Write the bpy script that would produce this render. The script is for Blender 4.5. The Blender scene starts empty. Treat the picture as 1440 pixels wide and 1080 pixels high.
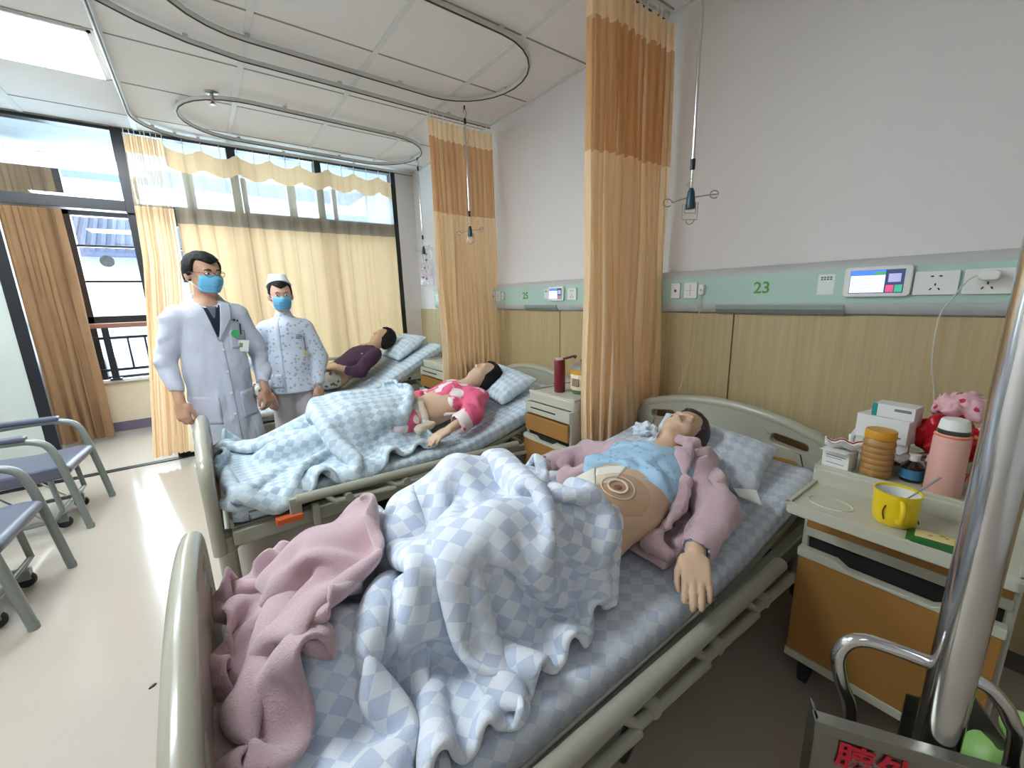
import bpy, bmesh, math, random
import numpy as np
from mathutils import Vector, Matrix
from mathutils.bvhtree import BVHTree
random.seed(7)
S = bpy.context.scene
COL = S.collection
PI = math.pi
X1 = 2.24      # head wall
Y1 = 4.95      # window partition
ZC = 2.87      # ceiling
ZB = 0.58      # mattress top

# ---------------------------------------------------------------- materials
def srgb(c):
    return tuple(((v/255)/12.92 if v/255 <= 0.04045 else ((v/255+0.055)/1.055)**2.4) for v in c) + (1,)
MATS = {}
def mat(name, rgb, rough=.6, metal=0, var=0, scale=8, bump=0, bscale=60, emit=None, estr=1, sheen=0, trans=0, coat=0, spec=.5):
    """principled material; var = large scale tone variation, bump = fine grain"""
    if name in MATS: return MATS[name]
    m = bpy.data.materials.new(name); m.use_nodes = True
    nt = m.node_tree; N = nt.nodes; L = nt.links
    b = N['Principled BSDF']
    col = srgb(rgb)
    b.inputs['Base Color'].default_value = col
    b.inputs['Roughness'].default_value = rough
    b.inputs['Metallic'].default_value = metal
    b.inputs['Specular IOR Level'].default_value = spec
    if sheen: b.inputs['Sheen Weight'].default_value = sheen; b.inputs['Sheen Roughness'].default_value = .5
    if coat: b.inputs['Coat Weight'].default_value = coat; b.inputs['Coat Roughness'].default_value = .08
    if emit: b.inputs['Emission Color'].default_value = srgb(emit); b.inputs['Emission Strength'].default_value = estr
    tc = N.new('ShaderNodeTexCoord')
    no = N.new('ShaderNodeTexNoise'); no.inputs['Scale'].default_value = scale; no.inputs['Detail'].default_value = 4
    L.new(tc.outputs['Object'], no.inputs['Vector'])
    mx = N.new('ShaderNodeMix'); mx.data_type = 'RGBA'
    v = var if var else .03
    mx.inputs[6].default_value = tuple(max(0, c*(1-v)) for c in col[:3])+(1,)
    mx.inputs[7].default_value = tuple(min(1, c*(1+v)) for c in col[:3])+(1,)
    L.new(no.outputs['Fac'], mx.inputs[0]); L.new(mx.outputs[2], b.inputs['Base Color'])
    if bump:
        n2 = N.new('ShaderNodeTexNoise'); n2.inputs['Scale'].default_value = bscale; n2.inputs['Detail'].default_value = 3
        L.new(tc.outputs['Object'], n2.inputs['Vector'])
        bp = N.new('ShaderNodeBump'); bp.inputs['Strength'].default_value = bump; bp.inputs['Distance'].default_value = .01
        L.new(n2.outputs['Fac'], bp.inputs['Height']); L.new(bp.outputs['Normal'], b.inputs['Normal'])
    if trans:
        out = [n for n in N if n.type == 'OUTPUT_MATERIAL'][0]
        tr = N.new('ShaderNodeBsdfTranslucent'); L.new(mx.outputs[2], tr.inputs['Color'])
        ms = N.new('ShaderNodeMixShader'); ms.inputs[0].default_value = trans
        L.new(b.outputs[0], ms.inputs[1]); L.new(tr.outputs[0], ms.inputs[2]); L.new(ms.outputs[0], out.inputs['Surface'])
    MATS[name] = m
    return m

def wood(name, a, b_, axis='Z', scale=(90, 90, 3), rough=.5):
    m = mat(name, a, rough); nt = m.node_tree; N = nt.nodes; L = nt.links
    tc = N.new('ShaderNodeTexCoord'); mp = N.new('ShaderNodeMapping'); mp.inputs['Scale'].default_value = scale
    no = N.new('ShaderNodeTexNoise'); no.inputs['Scale'].default_value = 1; no.inputs['Detail'].default_value = 5; no.inputs['Distortion'].default_value = .6
    cr = N.new('ShaderNodeValToRGB'); cr.color_ramp.elements[0].position = .35; cr.color_ramp.elements[1].position = .65
    cr.color_ramp.elements[0].color = srgb(a); cr.color_ramp.elements[1].color = srgb(b_)
    L.new(tc.outputs['Object'], mp.inputs[0]); L.new(mp.outputs[0], no.inputs['Vector']); L.new(no.outputs['Fac'], cr.inputs[0])
    L.new(cr.outputs[0], N['Principled BSDF'].inputs['Base Color'])
    return m

def glass_mat(name, tint=(240, 250, 255), gloss=.08, haze=0, hazecol=(220, 230, 235)):
    m = bpy.data.materials.new(name); m.use_nodes = True; nt = m.node_tree; N = nt.nodes; L = nt.links
    N.remove(N['Principled BSDF']); out = [n for n in N if n.type == 'OUTPUT_MATERIAL'][0]
    t = N.new('ShaderNodeBsdfTransparent'); t.inputs[0].default_value = srgb(tint)
    g = N.new('ShaderNodeBsdfGlossy'); g.inputs['Roughness'].default_value = .02
    ms = N.new('ShaderNodeMixShader'); ms.inputs[0].default_value = gloss
    L.new(t.outputs[0], ms.inputs[1]); L.new(g.outputs[0], ms.inputs[2]); last = ms
    if haze:
        d = N.new('ShaderNodeBsdfTranslucent'); d.inputs[0].default_value = srgb(hazecol)
        df = N.new('ShaderNodeBsdfDiffuse'); df.inputs[0].default_value = srgb(hazecol)
        m1 = N.new('ShaderNodeMixShader'); m1.inputs[0].default_value = .5
        L.new(d.outputs[0], m1.inputs[1]); L.new(df.outputs[0], m1.inputs[2])
        m2 = N.new('ShaderNodeMixShader'); m2.inputs[0].default_value = haze
        L.new(ms.outputs[0], m2.inputs[1]); L.new(m1.outputs[0], m2.inputs[2]); last = m2
    L.new(last.outputs[0], out.inputs['Surface']); MATS[name] = m
    return m

def check_mat(name, white, pale, blue, size=.052, rough=.8, aspect=1.35):
    """diamond check printed on cotton, in the cloth's own UV (metres)"""
    m = mat(name, white, rough, sheen=.15, bump=.25, bscale=180); nt = m.node_tree; N = nt.nodes; L = nt.links
    uv = N.new('ShaderNodeUVMap'); sp = N.new('ShaderNodeSeparateXYZ'); L.new(uv.outputs[0], sp.inputs[0])
    def M(op, a, b=None):
        n = N.new('ShaderNodeMath'); n.operation = op
        for i, v in enumerate((a, b)):
            if v is None: continue
            if isinstance(v, (int, float)): n.inputs[i].default_value = v
            else: L.new(v, n.inputs[i])
        return n.outputs[0]
    u = M('DIVIDE', sp.outputs[0], size*aspect); v = M('DIVIDE', sp.outputs[1], size)
    a = M('FLOOR', M('ADD', u, v)); b = M('FLOOR', M('SUBTRACT', u, v))
    cb = N.new('ShaderNodeCombineXYZ'); L.new(a, cb.inputs[0]); L.new(b, cb.inputs[1]); wn_ = N.new('ShaderNodeTexWhiteNoise'); wn_.noise_dimensions = '2D'; L.new(cb.outputs[0], wn_.inputs['Vector'])
    pa = wn_.outputs['Value']
    c1 = N.new('ShaderNodeMix'); c1.data_type = 'RGBA'; c1.inputs[6].default_value = srgb(white); c1.inputs[7].default_value = srgb(pale)
    L.new(pa, c1.inputs[0])
    par = M('MODULO', M('ADD', M('ADD', a, b), 8000), 2)
    c1.inputs[6].default_value = srgb(white); c1.inputs[7].default_value = srgb([(a_+b_)/2 for a_, b_ in zip(white, pale)])
    c3 = N.new('ShaderNodeMix'); c3.data_type = 'RGBA'; c3.inputs[6].default_value = srgb(pale); c3.inputs[7].default_value = srgb(blue); L.new(M('SUBTRACT', 1.15, M('MULTIPLY', pa, pa)), c3.inputs[0])
    c2 = N.new('ShaderNodeMix'); c2.data_type = 'RGBA'; L.new(c3.outputs[2], c2.inputs[7])
    L.new(c1.outputs[2], c2.inputs[6]); L.new(par, c2.inputs[0])
    L.new(c2.outputs[2], N['Principled BSDF'].inputs['Base Color'])
    return m

# ---------------------------------------------------------------- object helpers
def tag(o, label=None, cat=None, group=None, kind=None):
    if label: o['label'] = label
    if cat: o['category'] = cat
    if group: o['group'] = group
    if kind: o['kind'] = kind
    return o
def thing(name, label, cat, loc=(0, 0, 0), rz=0, group=None):
    o = bpy.data.objects.new(name, None); COL.objects.link(o); o.empty_display_size = .05
    o.location = loc; o.rotation_euler = (0, 0, rz)
    return tag(o, label, cat, group)
def finish(name, bm, m, parent=None, smooth=None, bevel=0, seg=2, weld=False):
    me = bpy.data.meshes.new(name); bmesh.ops.recalc_face_normals(bm, faces=bm.faces[:]); bm.to_mesh(me); bm.free()
    ms = m if isinstance(m, (list, tuple)) else [m]
    for q in ms: me.materials.append(q)
    o = bpy.data.objects.new(name, me); COL.objects.link(o)
    if parent: o.parent = parent
    if smooth is None: smooth = True
    if smooth:
        me.polygons.foreach_set('use_smooth', [True]*len(me.polygons))
        try: me.set_sharp_from_angle(angle=math.radians(40))
        except Exception: pass
    if bevel:
        md = o.modifiers.new('bevel', 'BEVEL'); md.width = bevel; md.segments = seg; md.limit_method = 'ANGLE'; md.angle_limit = .6
        me.polygons.foreach_set('use_smooth', [True]*len(me.polygons))
        try: md.harden_normals = True
        except Exception: pass
    return o
def npmesh(name, V, F, m, parent=None, uv=None, smooth=True, mi=None):
    me = bpy.data.meshes.new(name); me.from_pydata([tuple(v) for v in np.asarray(V).tolist()], [], [tuple(f) for f in np.asarray(F).tolist()] if not isinstance(F, list) else F)
    for q in (m if isinstance(m, (list, tuple)) else [m]): me.materials.append(q)
    if uv is not None:
        l = me.uv_layers.new(name='UVMap'); idx = np.zeros(len(me.loops), dtype=np.int32); me.loops.foreach_get('vertex_index', idx)
        l.data.foreach_set('uv', np.asarray(uv, dtype=np.float32)[idx].ravel())
    if mi is not None: me.polygons.foreach_set('material_index', np.asarray(mi, dtype=np.int32))
    if smooth: me.polygons.foreach_set('use_smooth', [True]*len(me.polygons))
    me.update()
    o = bpy.data.objects.new(name, me); COL.objects.link(o)
    if parent: o.parent = parent
    return o
def box(bm, c, s, rot=None, mi=0):
    """c centre, s full size"""
    r = bmesh.ops.create_cube(bm, size=1)
    M_ = Matrix.Translation(c) @ (rot.to_4x4() if rot else Matrix.Identity(4)) @ Matrix.Diagonal((*s, 1))
    bmesh.ops.transform(bm, matrix=M_, verts=r['verts'])
    if mi:
        for f in {f for v in r['verts'] for f in v.link_faces}: f.material_index = mi
    return r['verts']
def box2(bm, a, b, mi=0):
    return box(bm, [(p+q)/2 for p, q in zip(a, b)], [abs(q-p) for p, q in zip(a, b)], mi=mi)
def tube(bm, pts, r, seg=10, caps=True, closed=False, mi=0, flat=None):
    """swept tube; r number or list; flat=(axis vector, factor)"""
    P = [Vector(p) for p in pts]; n = len(P); R = r if isinstance(r, (list, tuple)) else [r]*n
    rings = []; up = None
    for i in range(n):
        if closed: t = (P[(i+1) % n]-P[i-1])
        else: t = P[min(i+1, n-1)]-P[max(i-1, 0)]
        t.normalize()
        if up is None:
            up = Vector((0, 0, 1)) if abs(t.z) < .9 else Vector((1, 0, 0))
        a = (up - t*up.dot(t))
        if a.length < 1e-5: a = t.orthogonal()
        a.normalize(); up = a; b = t.cross(a)
        ring = []
        for k in range(seg):
            th = 2*PI*k/seg; v = (a*math.cos(th)+b*math.sin(th))*R[i]
            if flat: f = Vector(flat[0]); v = v + f*(v.dot(f))*(flat[1]-1)
            ring.append(bm.verts.new(P[i]+v))
        rings.append(ring)
    m = n if closed else n-1
    for i in range(m):
        A = rings[i]; B = rings[(i+1) % n]
        for k in range(seg):
            f = bm.faces.new((A[k], A[(k+1) % seg], B[(k+1) % seg], B[k])); f.material_index = mi
    if caps and not closed:
        for g in (rings[0], rings[-1]): f = bm.faces.new(g); f.material_index = mi
def lathe(bm, prof, c=(0, 0, 0), seg=28, mi=0, axis=None, open_=False):
    """profile of (r, z)"""
    M_ = axis if axis else Matrix.Identity(3); c = Vector(c); rings = []
    for r, z in prof:
        rings.append([bm.verts.new(c + M_ @ Vector((max(r, 1e-4)*math.cos(2*PI*k/seg), max(r, 1e-4)*math.sin(2*PI*k/seg), z))) for k in range(seg)])
    for A, B in zip(rings, rings[1:]):
        for k in range(seg):
            f = bm.faces.new((A[k], A[(k+1) % seg], B[(k+1) % seg], B[k])); f.material_index = mi
    for g in (() if open_ else (rings[0], rings[-1])):
        f = bm.faces.new(g); f.material_index = mi
def prism(bm, poly, axis, a, b, mi=0, holes=None):
    """poly of 2D points extruded along axis ('x','y','z') from a to b"""
    def mk(p, t):
        return {'x': (t, p[0], p[1]), 'y': (p[0], t, p[1]), 'z': (p[0], p[1], t)}[axis]
    loops = [poly] + (holes or [])
    vs = []; es = []
    for lp in loops:
        v = [bm.verts.new(mk(p, a)) for p in lp]; vs += v
        es += [bm.edges.new((v[i], v[(i+1) % len(v)])) for i in range(len(v))]
    if holes:
        r = bmesh.ops.triangle_fill(bm, use_beauty=True, edges=es); fs = [g for g in r['geom'] if isinstance(g, bmesh.types.BMFace)]
    else: fs = [bm.faces.new(vs)]
    ex = bmesh.ops.extrude_face_region(bm, geom=fs)
    nv = [g for g in ex['geom'] if isinstance(g, bmesh.types.BMVert)]
    d = Vector(mk((0, 0), b-a)) if axis != 'q' else None
    bmesh.ops.translate(bm, verts=nv, vec=d)
    if mi:
        for v in nv+vs:
            for f in v.link_faces: f.material_index = mi
def rrect(x0, x1, y0, y1, r, n=6):
    out = []
    for cx, cy, a0 in ((x1-r, y1-r, 0), (x0+r, y1-r, 90), (x0+r, y0+r, 180), (x1-r, y0+r, 270)):
        for k in range(n+1):
            a = math.radians(a0+90*k/n); out.append((cx+r*math.cos(a), cy+r*math.sin(a)))
    return out
def smooth_path(pts, n=6, closed=False):
    P = [Vector(p) for p in pts]; out = []; m = len(P); rng = range(m if closed else m-1)
    for i in rng:
        p0 = P[(i-1) % m] if closed or i > 0 else P[0]; p1 = P[i]; p2 = P[(i+1) % m]; p3 = P[(i+2) % m] if closed or i+2 < m else P[-1]
        for k in range(n):
            t = k/n
            out.append(.5*((2*p1)+(p2-p0)*t+(2*p0-5*p1+4*p2-p3)*t*t+(3*p1-p0-3*p2+p3)*t**3))
    if not closed: out.append(P[-1])
    return out
def copy_tree(o, parent=None):
    c = o.copy(); COL.objects.link(c); c.parent = parent
    for ch in [q for q in o.children]: copy_tree(ch, c)
    return c
def new_bm(): return bmesh.new()
_FONT = None
def text_mesh(name, txt, size, m, loc, rot, parent=None, ext=.0008, align='CENTER', weight=0):
    cu = bpy.data.curves.new(name, 'FONT'); cu.body = txt; cu.size = size; cu.extrude = ext; cu.align_x = align; cu.align_y = 'CENTER'; cu.offset = weight
    o = bpy.data.objects.new(name+'_c', cu); COL.objects.link(o)
    dg = bpy.context.evaluated_depsgraph_get(); me = bpy.data.meshes.new_from_object(o.evaluated_get(dg))
    bpy.data.objects.remove(o); me.materials.clear(); me.materials.append(m)
    t = bpy.data.objects.new(name, me); COL.objects.link(t); t.location = loc; t.rotation_euler = rot
    if parent: t.parent = parent
    return t

# ---------------------------------------------------------------- noise, implicit surfaces, cloth
def _h(i, j, k, seed):
    n = (i*374761393 + j*668265263 + k*2147483647 + seed*1274126177) & 0xffffffff
    n = ((n ^ (n >> 13))*1274126177) & 0xffffffff
    n = ((n ^ (n >> 16))*2246822519) & 0xffffffff
    return ((n ^ (n >> 15)) & 0xffffff)/float(0xffffff)*2-1
def vnoise(P, scale=1., seed=0):
    P = np.asarray(P)*scale; I = np.floor(P).astype(np.int64); f = P-I; f = f*f*(3-2*f); out = 0
    for a in (0, 1):
        for b in (0, 1):
            for c in (0, 1):
                w = (f[..., 0] if a else 1-f[..., 0])*(f[..., 1] if b else 1-f[..., 1])*(f[..., 2] if c else 1-f[..., 2])
                out = out + w*_h(I[..., 0]+a, I[..., 1]+b, I[..., 2]+c, seed)
    return out
def folds(P, amp, scale=(8, 8, 8), seed=0, octs=2):
    """ridged folds for cloth, stretched by per axis scale"""
    Q = np.asarray(P)*np.array(scale); w = np.stack([vnoise(Q, .6, seed+9), vnoise(Q, .6, seed+10), vnoise(Q, .6, seed+11)], -1)
    d = 0; a = amp
    for o in range(octs):
        d = d + a*(1-2*np.abs(vnoise(Q+w*.6, 1*2**o, seed+o))); a *= .45
    return d
def rotM(rx=0, ry=0, rz=0):
    return np.array((Matrix.Rotation(rz, 3, 'Z') @ Matrix.Rotation(ry, 3, 'Y') @ Matrix.Rotation(rx, 3, 'X')))
def sd(pr, P):
    t = pr[0]
    if t == 'c':     # tapered capsule a b ra rb [flat axis, factor]
        a, b = np.array(pr[1], float), np.array(pr[2], float); ba = b-a; pa = P-a
        h = np.clip((pa@ba)/max(ba@ba, 1e-9), 0, 1); q = pa-h[..., None]*ba
        if len(pr) > 6 and pr[6] is not None:
            n = np.array(pr[6][0], float); n /= np.linalg.norm(n); q = q+n*((q@n)*(1/pr[6][1]-1))[..., None]
        return np.linalg.norm(q, axis=-1)-(pr[3]+(pr[4]-pr[3])*h)
    if t == 'e':     # ellipsoid centre radii k [rot]
        q = P-np.array(pr[1], float)
        if len(pr) > 4 and pr[4] is not None: q = q@pr[4]
        r = np.array(pr[2], float); k0 = np.linalg.norm(q/r, axis=-1); k1 = np.linalg.norm(q/(r*r), axis=-1)
        return k0*(k0-1)/np.maximum(k1, 1e-9)
    if t == 'b':     # rounded box centre half k rot round
        q = P-np.array(pr[1], float)
        if len(pr) > 4 and pr[4] is not None: q = q@pr[4]
        rr = pr[5] if len(pr) > 5 else 0; q = np.abs(q)-(np.array(pr[2], float)-rr)
        return np.linalg.norm(np.maximum(q, 0), axis=-1)+np.minimum(q.max(axis=-1), 0)-rr
    if t == 'g':     # group: origin, rotation, prims, k, scale
        s = pr[5] if len(pr) > 5 else 1; q = (P-np.array(pr[1], float))@pr[2]/s
        return union(pr[3], q)*s
def kk(pr):
    t = pr[0]
    return {'c': lambda: pr[5] if len(pr) > 5 else .01, 'e': lambda: pr[3], 'b': lambda: pr[3], 'g': lambda: pr[4]}[t]()
def smin(a, b, k):
    h = np.clip(.5+.5*(a-b)/k, 0, 1); return a*(1-h)+b*h-k*h*(1-h)
def smax(a, b, k): return -smin(-a, -b, k)
def union(prims, P):
    d = None
    for pr in prims:
        neg = pr[0] == '-'
        if neg: pr = pr[1]
        di = sd(pr, P); k = max(kk(pr), 1e-4)
        if d is None: d = di
        elif neg: d = smax(d, -di, k)
        else: d = smin(d, di, k)
    return d
def isosurf(f, lo, hi, h, margin=.03):
    """surface nets on a block-sparse grid"""
    lo = np.array(lo, float); hi = np.array(hi, float); B = 8
    n = (np.ceil((hi-lo)/h/B).astype(int))*B; F = np.full(tuple(n), 1., np.float32)
    nb = n//B; bi = np.stack(np.meshgrid(*[np.arange(k) for k in nb], indexing='ij'), -1).reshape(-1, 3)
    cen = lo+(bi*B+(B-1)/2)*h; d = f(cen); R = B*h*.87*1.35+margin
    act = bi[np.abs(d) < R]; ina = bi[d <= -R]
    for b in ina: F[b[0]*B:(b[0]+1)*B, b[1]*B:(b[1]+1)*B, b[2]*B:(b[2]+1)*B] = -1
    off = np.stack(np.meshgrid(*[np.arange(B)]*3, indexing='ij'), -1).reshape(-1, 3)
    for s in range(0, len(act), 400):
        a = act[s:s+400]; I = (a[:, None]*B+off[None]).reshape(-1, 3)
        F[I[:, 0], I[:, 1], I[:, 2]] = f(lo+I*h)
    s = F < 0; cells = np.zeros(tuple(n-1), np.int32)-1
    c8 = [(a, b, c) for a in (0, 1) for b in (0, 1) for c in (0, 1)]
    def sl(A, o): return A[o[0]:A.shape[0]-1+o[0], o[1]:A.shape[1]-1+o[1], o[2]:A.shape[2]-1+o[2]]
    cnt = sum(sl(s, o).astype(np.int8) for o in c8); m = (cnt > 0) & (cnt < 8); I = np.argwhere(m)
    if len(I) == 0: raise RuntimeError('empty surface')
    cells[m] = np.arange(len(I)); acc = np.zeros((len(I), 3)); num = np.zeros(len(I))
    vals = {o: F[I[:, 0]+o[0], I[:, 1]+o[1], I[:, 2]+o[2]] for o in c8}
    for o in c8:
        for ax in range(3):
            if o[ax]: continue
            p = list(o); p[ax] = 1; v0 = vals[o]; v1 = vals[tuple(p)]; x = (v0 < 0) != (v1 < 0)
            t = np.where(x, v0/np.where(x, v0-v1, 1), 0); pt = np.zeros((len(I), 3))+np.array(o, float); pt[:, ax] = t
            acc[x] += pt[x]; num[x] += 1
    V = lo+(I+acc/num[:, None])*h; Q = []
    for ax in range(3):
        u, v = (ax+1) % 3, (ax+2) % 3
        a = [slice(1, -1)]*3; a[ax] = slice(0, -1); b = [slice(1, -1)]*3; b[ax] = slice(1, None)
        s0 = s[tuple(a)]; s1 = s[tuple(b)]; x = s0 != s1; J = np.argwhere(x); fl = s0[x]
        J = J+1; J[:, ax] -= 1
        def cid(du, dv):
            K = J.copy(); K[:, u] -= du; K[:, v] -= dv; return cells[K[:, 0], K[:, 1], K[:, 2]]
        q = np.stack([cid(0, 0), cid(1, 0), cid(1, 1), cid(0, 1)], 1); q[fl] = q[fl]; q[~fl] = q[~fl][:, ::-1]; Q.append(q)
    Q = np.concatenate(Q); Q = Q[(Q >= 0).all(1)]
    return V, Q
def blob(name, f, lo, hi, h, m, parent=None, smooth_it=2):
    if not callable(f):
        pr = f; f = lambda P: union(pr, P)
    V, Q = isosurf(f, lo, hi, h)
    if smooth_it:      # light laplacian smoothing
        E_ = np.concatenate([Q[:, [0, 1]], Q[:, [1, 2]], Q[:, [2, 3]], Q[:, [3, 0]]]); E_ = np.concatenate([E_, E_[:, ::-1]])
        deg = np.bincount(E_[:, 0], minlength=len(V))[:, None]
        for _ in range(smooth_it):
            A = np.stack([np.bincount(E_[:, 0], weights=V[E_[:, 1], c], minlength=len(V)) for c in range(3)], 1)/np.maximum(deg, 1)
            V = V*.5+A*.5
    return npmesh(name, V, Q, m, parent)

def cloth(nx, ny, s, init, collide, steps=220, iters=10, pins=None, pin_w=.3, seed=1, bend=.35, grav=.0009, selfr=.022, damp=.93, post=None, thick=.012):
    """small position based cloth: nx*ny grid of rest spacing s.  collide(x,y) -> (height)"""
    rng = np.random.RandomState(seed)
    P = init.copy(); Vv = np.zeros_like(P); idx = np.arange(nx*ny).reshape(nx, ny); cons = []
    def sets(di, dj, L, w):
        a = idx[:nx-di if di else nx, (0 if dj >= 0 else -dj):(ny-dj if dj > 0 else ny)]
        b = idx[di:, (dj if dj > 0 else 0):(ny if dj >= 0 else ny+dj)]
        per = max(di, abs(dj)); out = []
        for k in range(2):
            if di >= abs(dj): msk = ((np.arange(a.shape[0])//max(di, 1)) % 2 == k)[:, None] & np.ones((1, a.shape[1]), bool)
            else: msk = ((np.arange(a.shape[1])//abs(dj)) % 2 == k)[None] & np.ones((a.shape[0], 1), bool)
            out.append((a[msk], b[msk], L, w))
        return out
    cons = sets(1, 0, s, 1)+sets(0, 1, s, 1)+sets(1, 1, s*2**.5, .5)+sets(1, -1, s*2**.5, .5)
    bends = sets(2, 0, 2*s, bend)+sets(0, 2, 2*s, bend)+sets(4, 0, 4*s, bend*.5)+sets(0, 4, 4*s, bend*.5)
    for st in range(steps):
        Vv *= damp; Vv[:, 2] -= grav; Q = P.copy(); P = P+Vv
        for it in range(iters):
            for a, b, L, w in cons+(bends if it % 2 == 0 else []):
                d = P[b]-P[a]; l = np.sqrt((d*d).sum(1))+1e-9; c = (w*.5*(l-L)/l)[:, None]*d
                P[a] += c; P[b] -= c
        if selfr and st % 2 == 0:
            for _ in range(1):
                C = np.floor(P/selfr).astype(np.int64); key = C[:, 0]*73856093 ^ C[:, 1]*19349663 ^ C[:, 2]*83492791
                o = np.argsort(key, kind='stable'); ks = key[o]; corr = np.zeros_like(P)
                for dx in (-1, 0, 1):
                    for dy in (-1, 0, 1):
                        for dz in (-1, 0, 1):
                            k2 = (C[:, 0]+dx)*73856093 ^ (C[:, 1]+dy)*19349663 ^ (C[:, 2]+dz)*83492791
                            p = np.searchsorted(ks, k2, 'left')
                            for r in range(4):
                                q = np.minimum(p+r, len(ks)-1); ok = (ks[q] == k2) & (p+r < len(ks)); j = o[q]; i = np.arange(len(P))
                                ok &= (np.abs(j//ny-i//ny)+np.abs(j % ny-i % ny)) > 2
                                d = P-P[j]; l = np.sqrt((d*d).sum(1))+1e-9; ok &= l < selfr
                                corr += np.where(ok[:, None], d/l[:, None]*((selfr-l)*.25)[:, None], 0)
                P += np.clip(corr, -.006, .006)
        hgt = collide(P[:, 0], P[:, 1])+thick; low = P[:, 2] < hgt
        P[low, 2] = hgt[low]; P[low, :2] = Q[low, :2]*.8+P[low, :2]*.2
        if pins is not None:
            pi, pt = pins; P[pi, :2] += (pt-P[pi, :2])*pin_w
        if post: P = post(P, st)
        Vv = np.clip(P-Q, -.02, .02)
    return P
def gridmesh(name, P, nx, ny, s, m, parent=None, thick=.02, sub=1, smooth_it=1, uvo=(0, 0), solid=True, crumple=0):
    G = P.reshape(nx, ny, 3).copy()
    if crumple: G[..., 2] += folds(G, crumple, (8, 8, 8), 77, 3)
    for _ in range(smooth_it):
        K = G.copy(); K[1:-1, 1:-1] = (G[1:-1, 1:-1]*4+G[:-2, 1:-1]+G[2:, 1:-1]+G[1:-1, :-2]+G[1:-1, 2:])/8; G = K
    idx = np.arange(nx*ny).reshape(nx, ny)
    F = np.stack([idx[:-1, :-1], idx[1:, :-1], idx[1:, 1:], idx[:-1, 1:]], -1).reshape(-1, 4)
    u, v = np.meshgrid(np.arange(nx)*s+uvo[0], np.arange(ny)*s+uvo[1], indexing='ij')
    o = npmesh(name, G.reshape(-1, 3), F, m, parent, uv=np.stack([u, v], -1).reshape(-1, 2))
    if solid:
        md = o.modifiers.new('thick', 'SOLIDIFY'); md.thickness = thick; md.offset = 0
    if sub:
        sb = o.modifiers.new('sub', 'SUBSURF'); sb.levels = sub; sb.render_levels = sub
    return o
def patch(name, target, quad, nrm, m, parent=None, off=.003, n=(10, 10), thick=.003, mask=None, reach=.3, uv=False, inv=None):
    """a piece of cloth laid onto a surface: quad of four 3D corners projected along -nrm"""
    me = target.data; bv = BVHTree.FromPolygons([v.co for v in me.vertices], [p.vertices for p in me.polygons])
    q = [Vector(p) for p in quad]; nn = Vector(nrm).normalized(); V = []; F = []; UV = []
    for i in range(n[0]+1):
        for j in range(n[1]+1):
            s, t = i/n[0], j/n[1]; p = (q[0]*(1-s)+q[1]*s)*(1-t)+(q[3]*(1-s)+q[2]*s)*t
            h = bv.ray_cast(p+nn*reach, -nn, reach*2)
            V.append((h[0] if h[0] else p)+nn*off); UV.append((s*(q[1]-q[0]).length, t*(q[3]-q[0]).length))
    for i in range(n[0]):
        for j in range(n[1]):
            a = i*(n[1]+1)+j
            if mask and not mask((i+.5)/n[0], (j+.5)/n[1]): continue
            F.append((a, a+n[1]+1, a+n[1]+2, a+1))
    o = npmesh(name, np.array([tuple(v) for v in V]), F, m, parent, uv=UV)
    md = o.modifiers.new('thick', 'SOLIDIFY'); md.thickness = thick; md.offset = 1
    return o
# ================================================================ THE ROOM
m_wall = mat('wall paint', (226, 221, 218), .7, var=.02, scale=2, bump=.05, bscale=120)
m_ceil = mat('ceiling tile', (236, 231, 226), .85, var=.015, bump=.12, bscale=300)
m_bar = mat('ceiling bar', (222, 221, 216), .5)
m_gap = mat('ceiling gap', (150, 148, 143), .8)
m_black = mat('black aluminium', (30, 31, 36), .35)
m_floor = mat('vinyl floor', (178, 167, 154), .16, var=.035, scale=1.6, coat=.25)
m_green = mat('rail green', (176, 204, 192), .4)
m_lav = mat('rail silver', (190, 193, 190), .35, metal=.0)
m_wood = wood('wainscot wood', (178, 158, 116), (190, 170, 128), scale=(2, 70, 2.2), rough=.5)
m_wht = mat('white plastic', (232, 232, 226), .35)
m_blk = mat('black plastic', (22, 22, 24), .4)
m_chrome = mat('polished steel', (215, 215, 215), .16, metal=1)
m_steel = mat('brushed steel', (168, 166, 160), .32, metal=1, bump=.03)
m_glass = glass_mat('window glass')

def struct(name, bm, m, **k):
    o = finish(name, bm, m, **k); o['kind'] = 'structure'; return o
XL, YB, YO = -2.6, -2.2, 6.45      # left wall, back wall, outer balcony wall
bm = new_bm(); box2(bm, (XL-.1, YB-.1, -.1), (X1+.1, YO+.2, 0)); struct('floor', bm, m_floor)
bm = new_bm(); box2(bm, (X1, YB-.1, 0), (X1+.1, YO+.2, 3.1)); struct('wall_right', bm, m_wall)
bm = new_bm(); box2(bm, (XL-.1, YB-.1, 0), (XL, YO+.2, 3.1)); struct('wall_left', bm, m_wall)
bm = new_bm(); box2(bm, (XL, YB-.1, 0), (X1, YB, 3.1)); struct('wall_back', bm, m_wall)
bm = new_bm(); box2(bm, (2.02, Y1-.06, 0), (X1, Y1+.1, 3.1)); struct('wall_pier', bm, m_wall)
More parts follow.
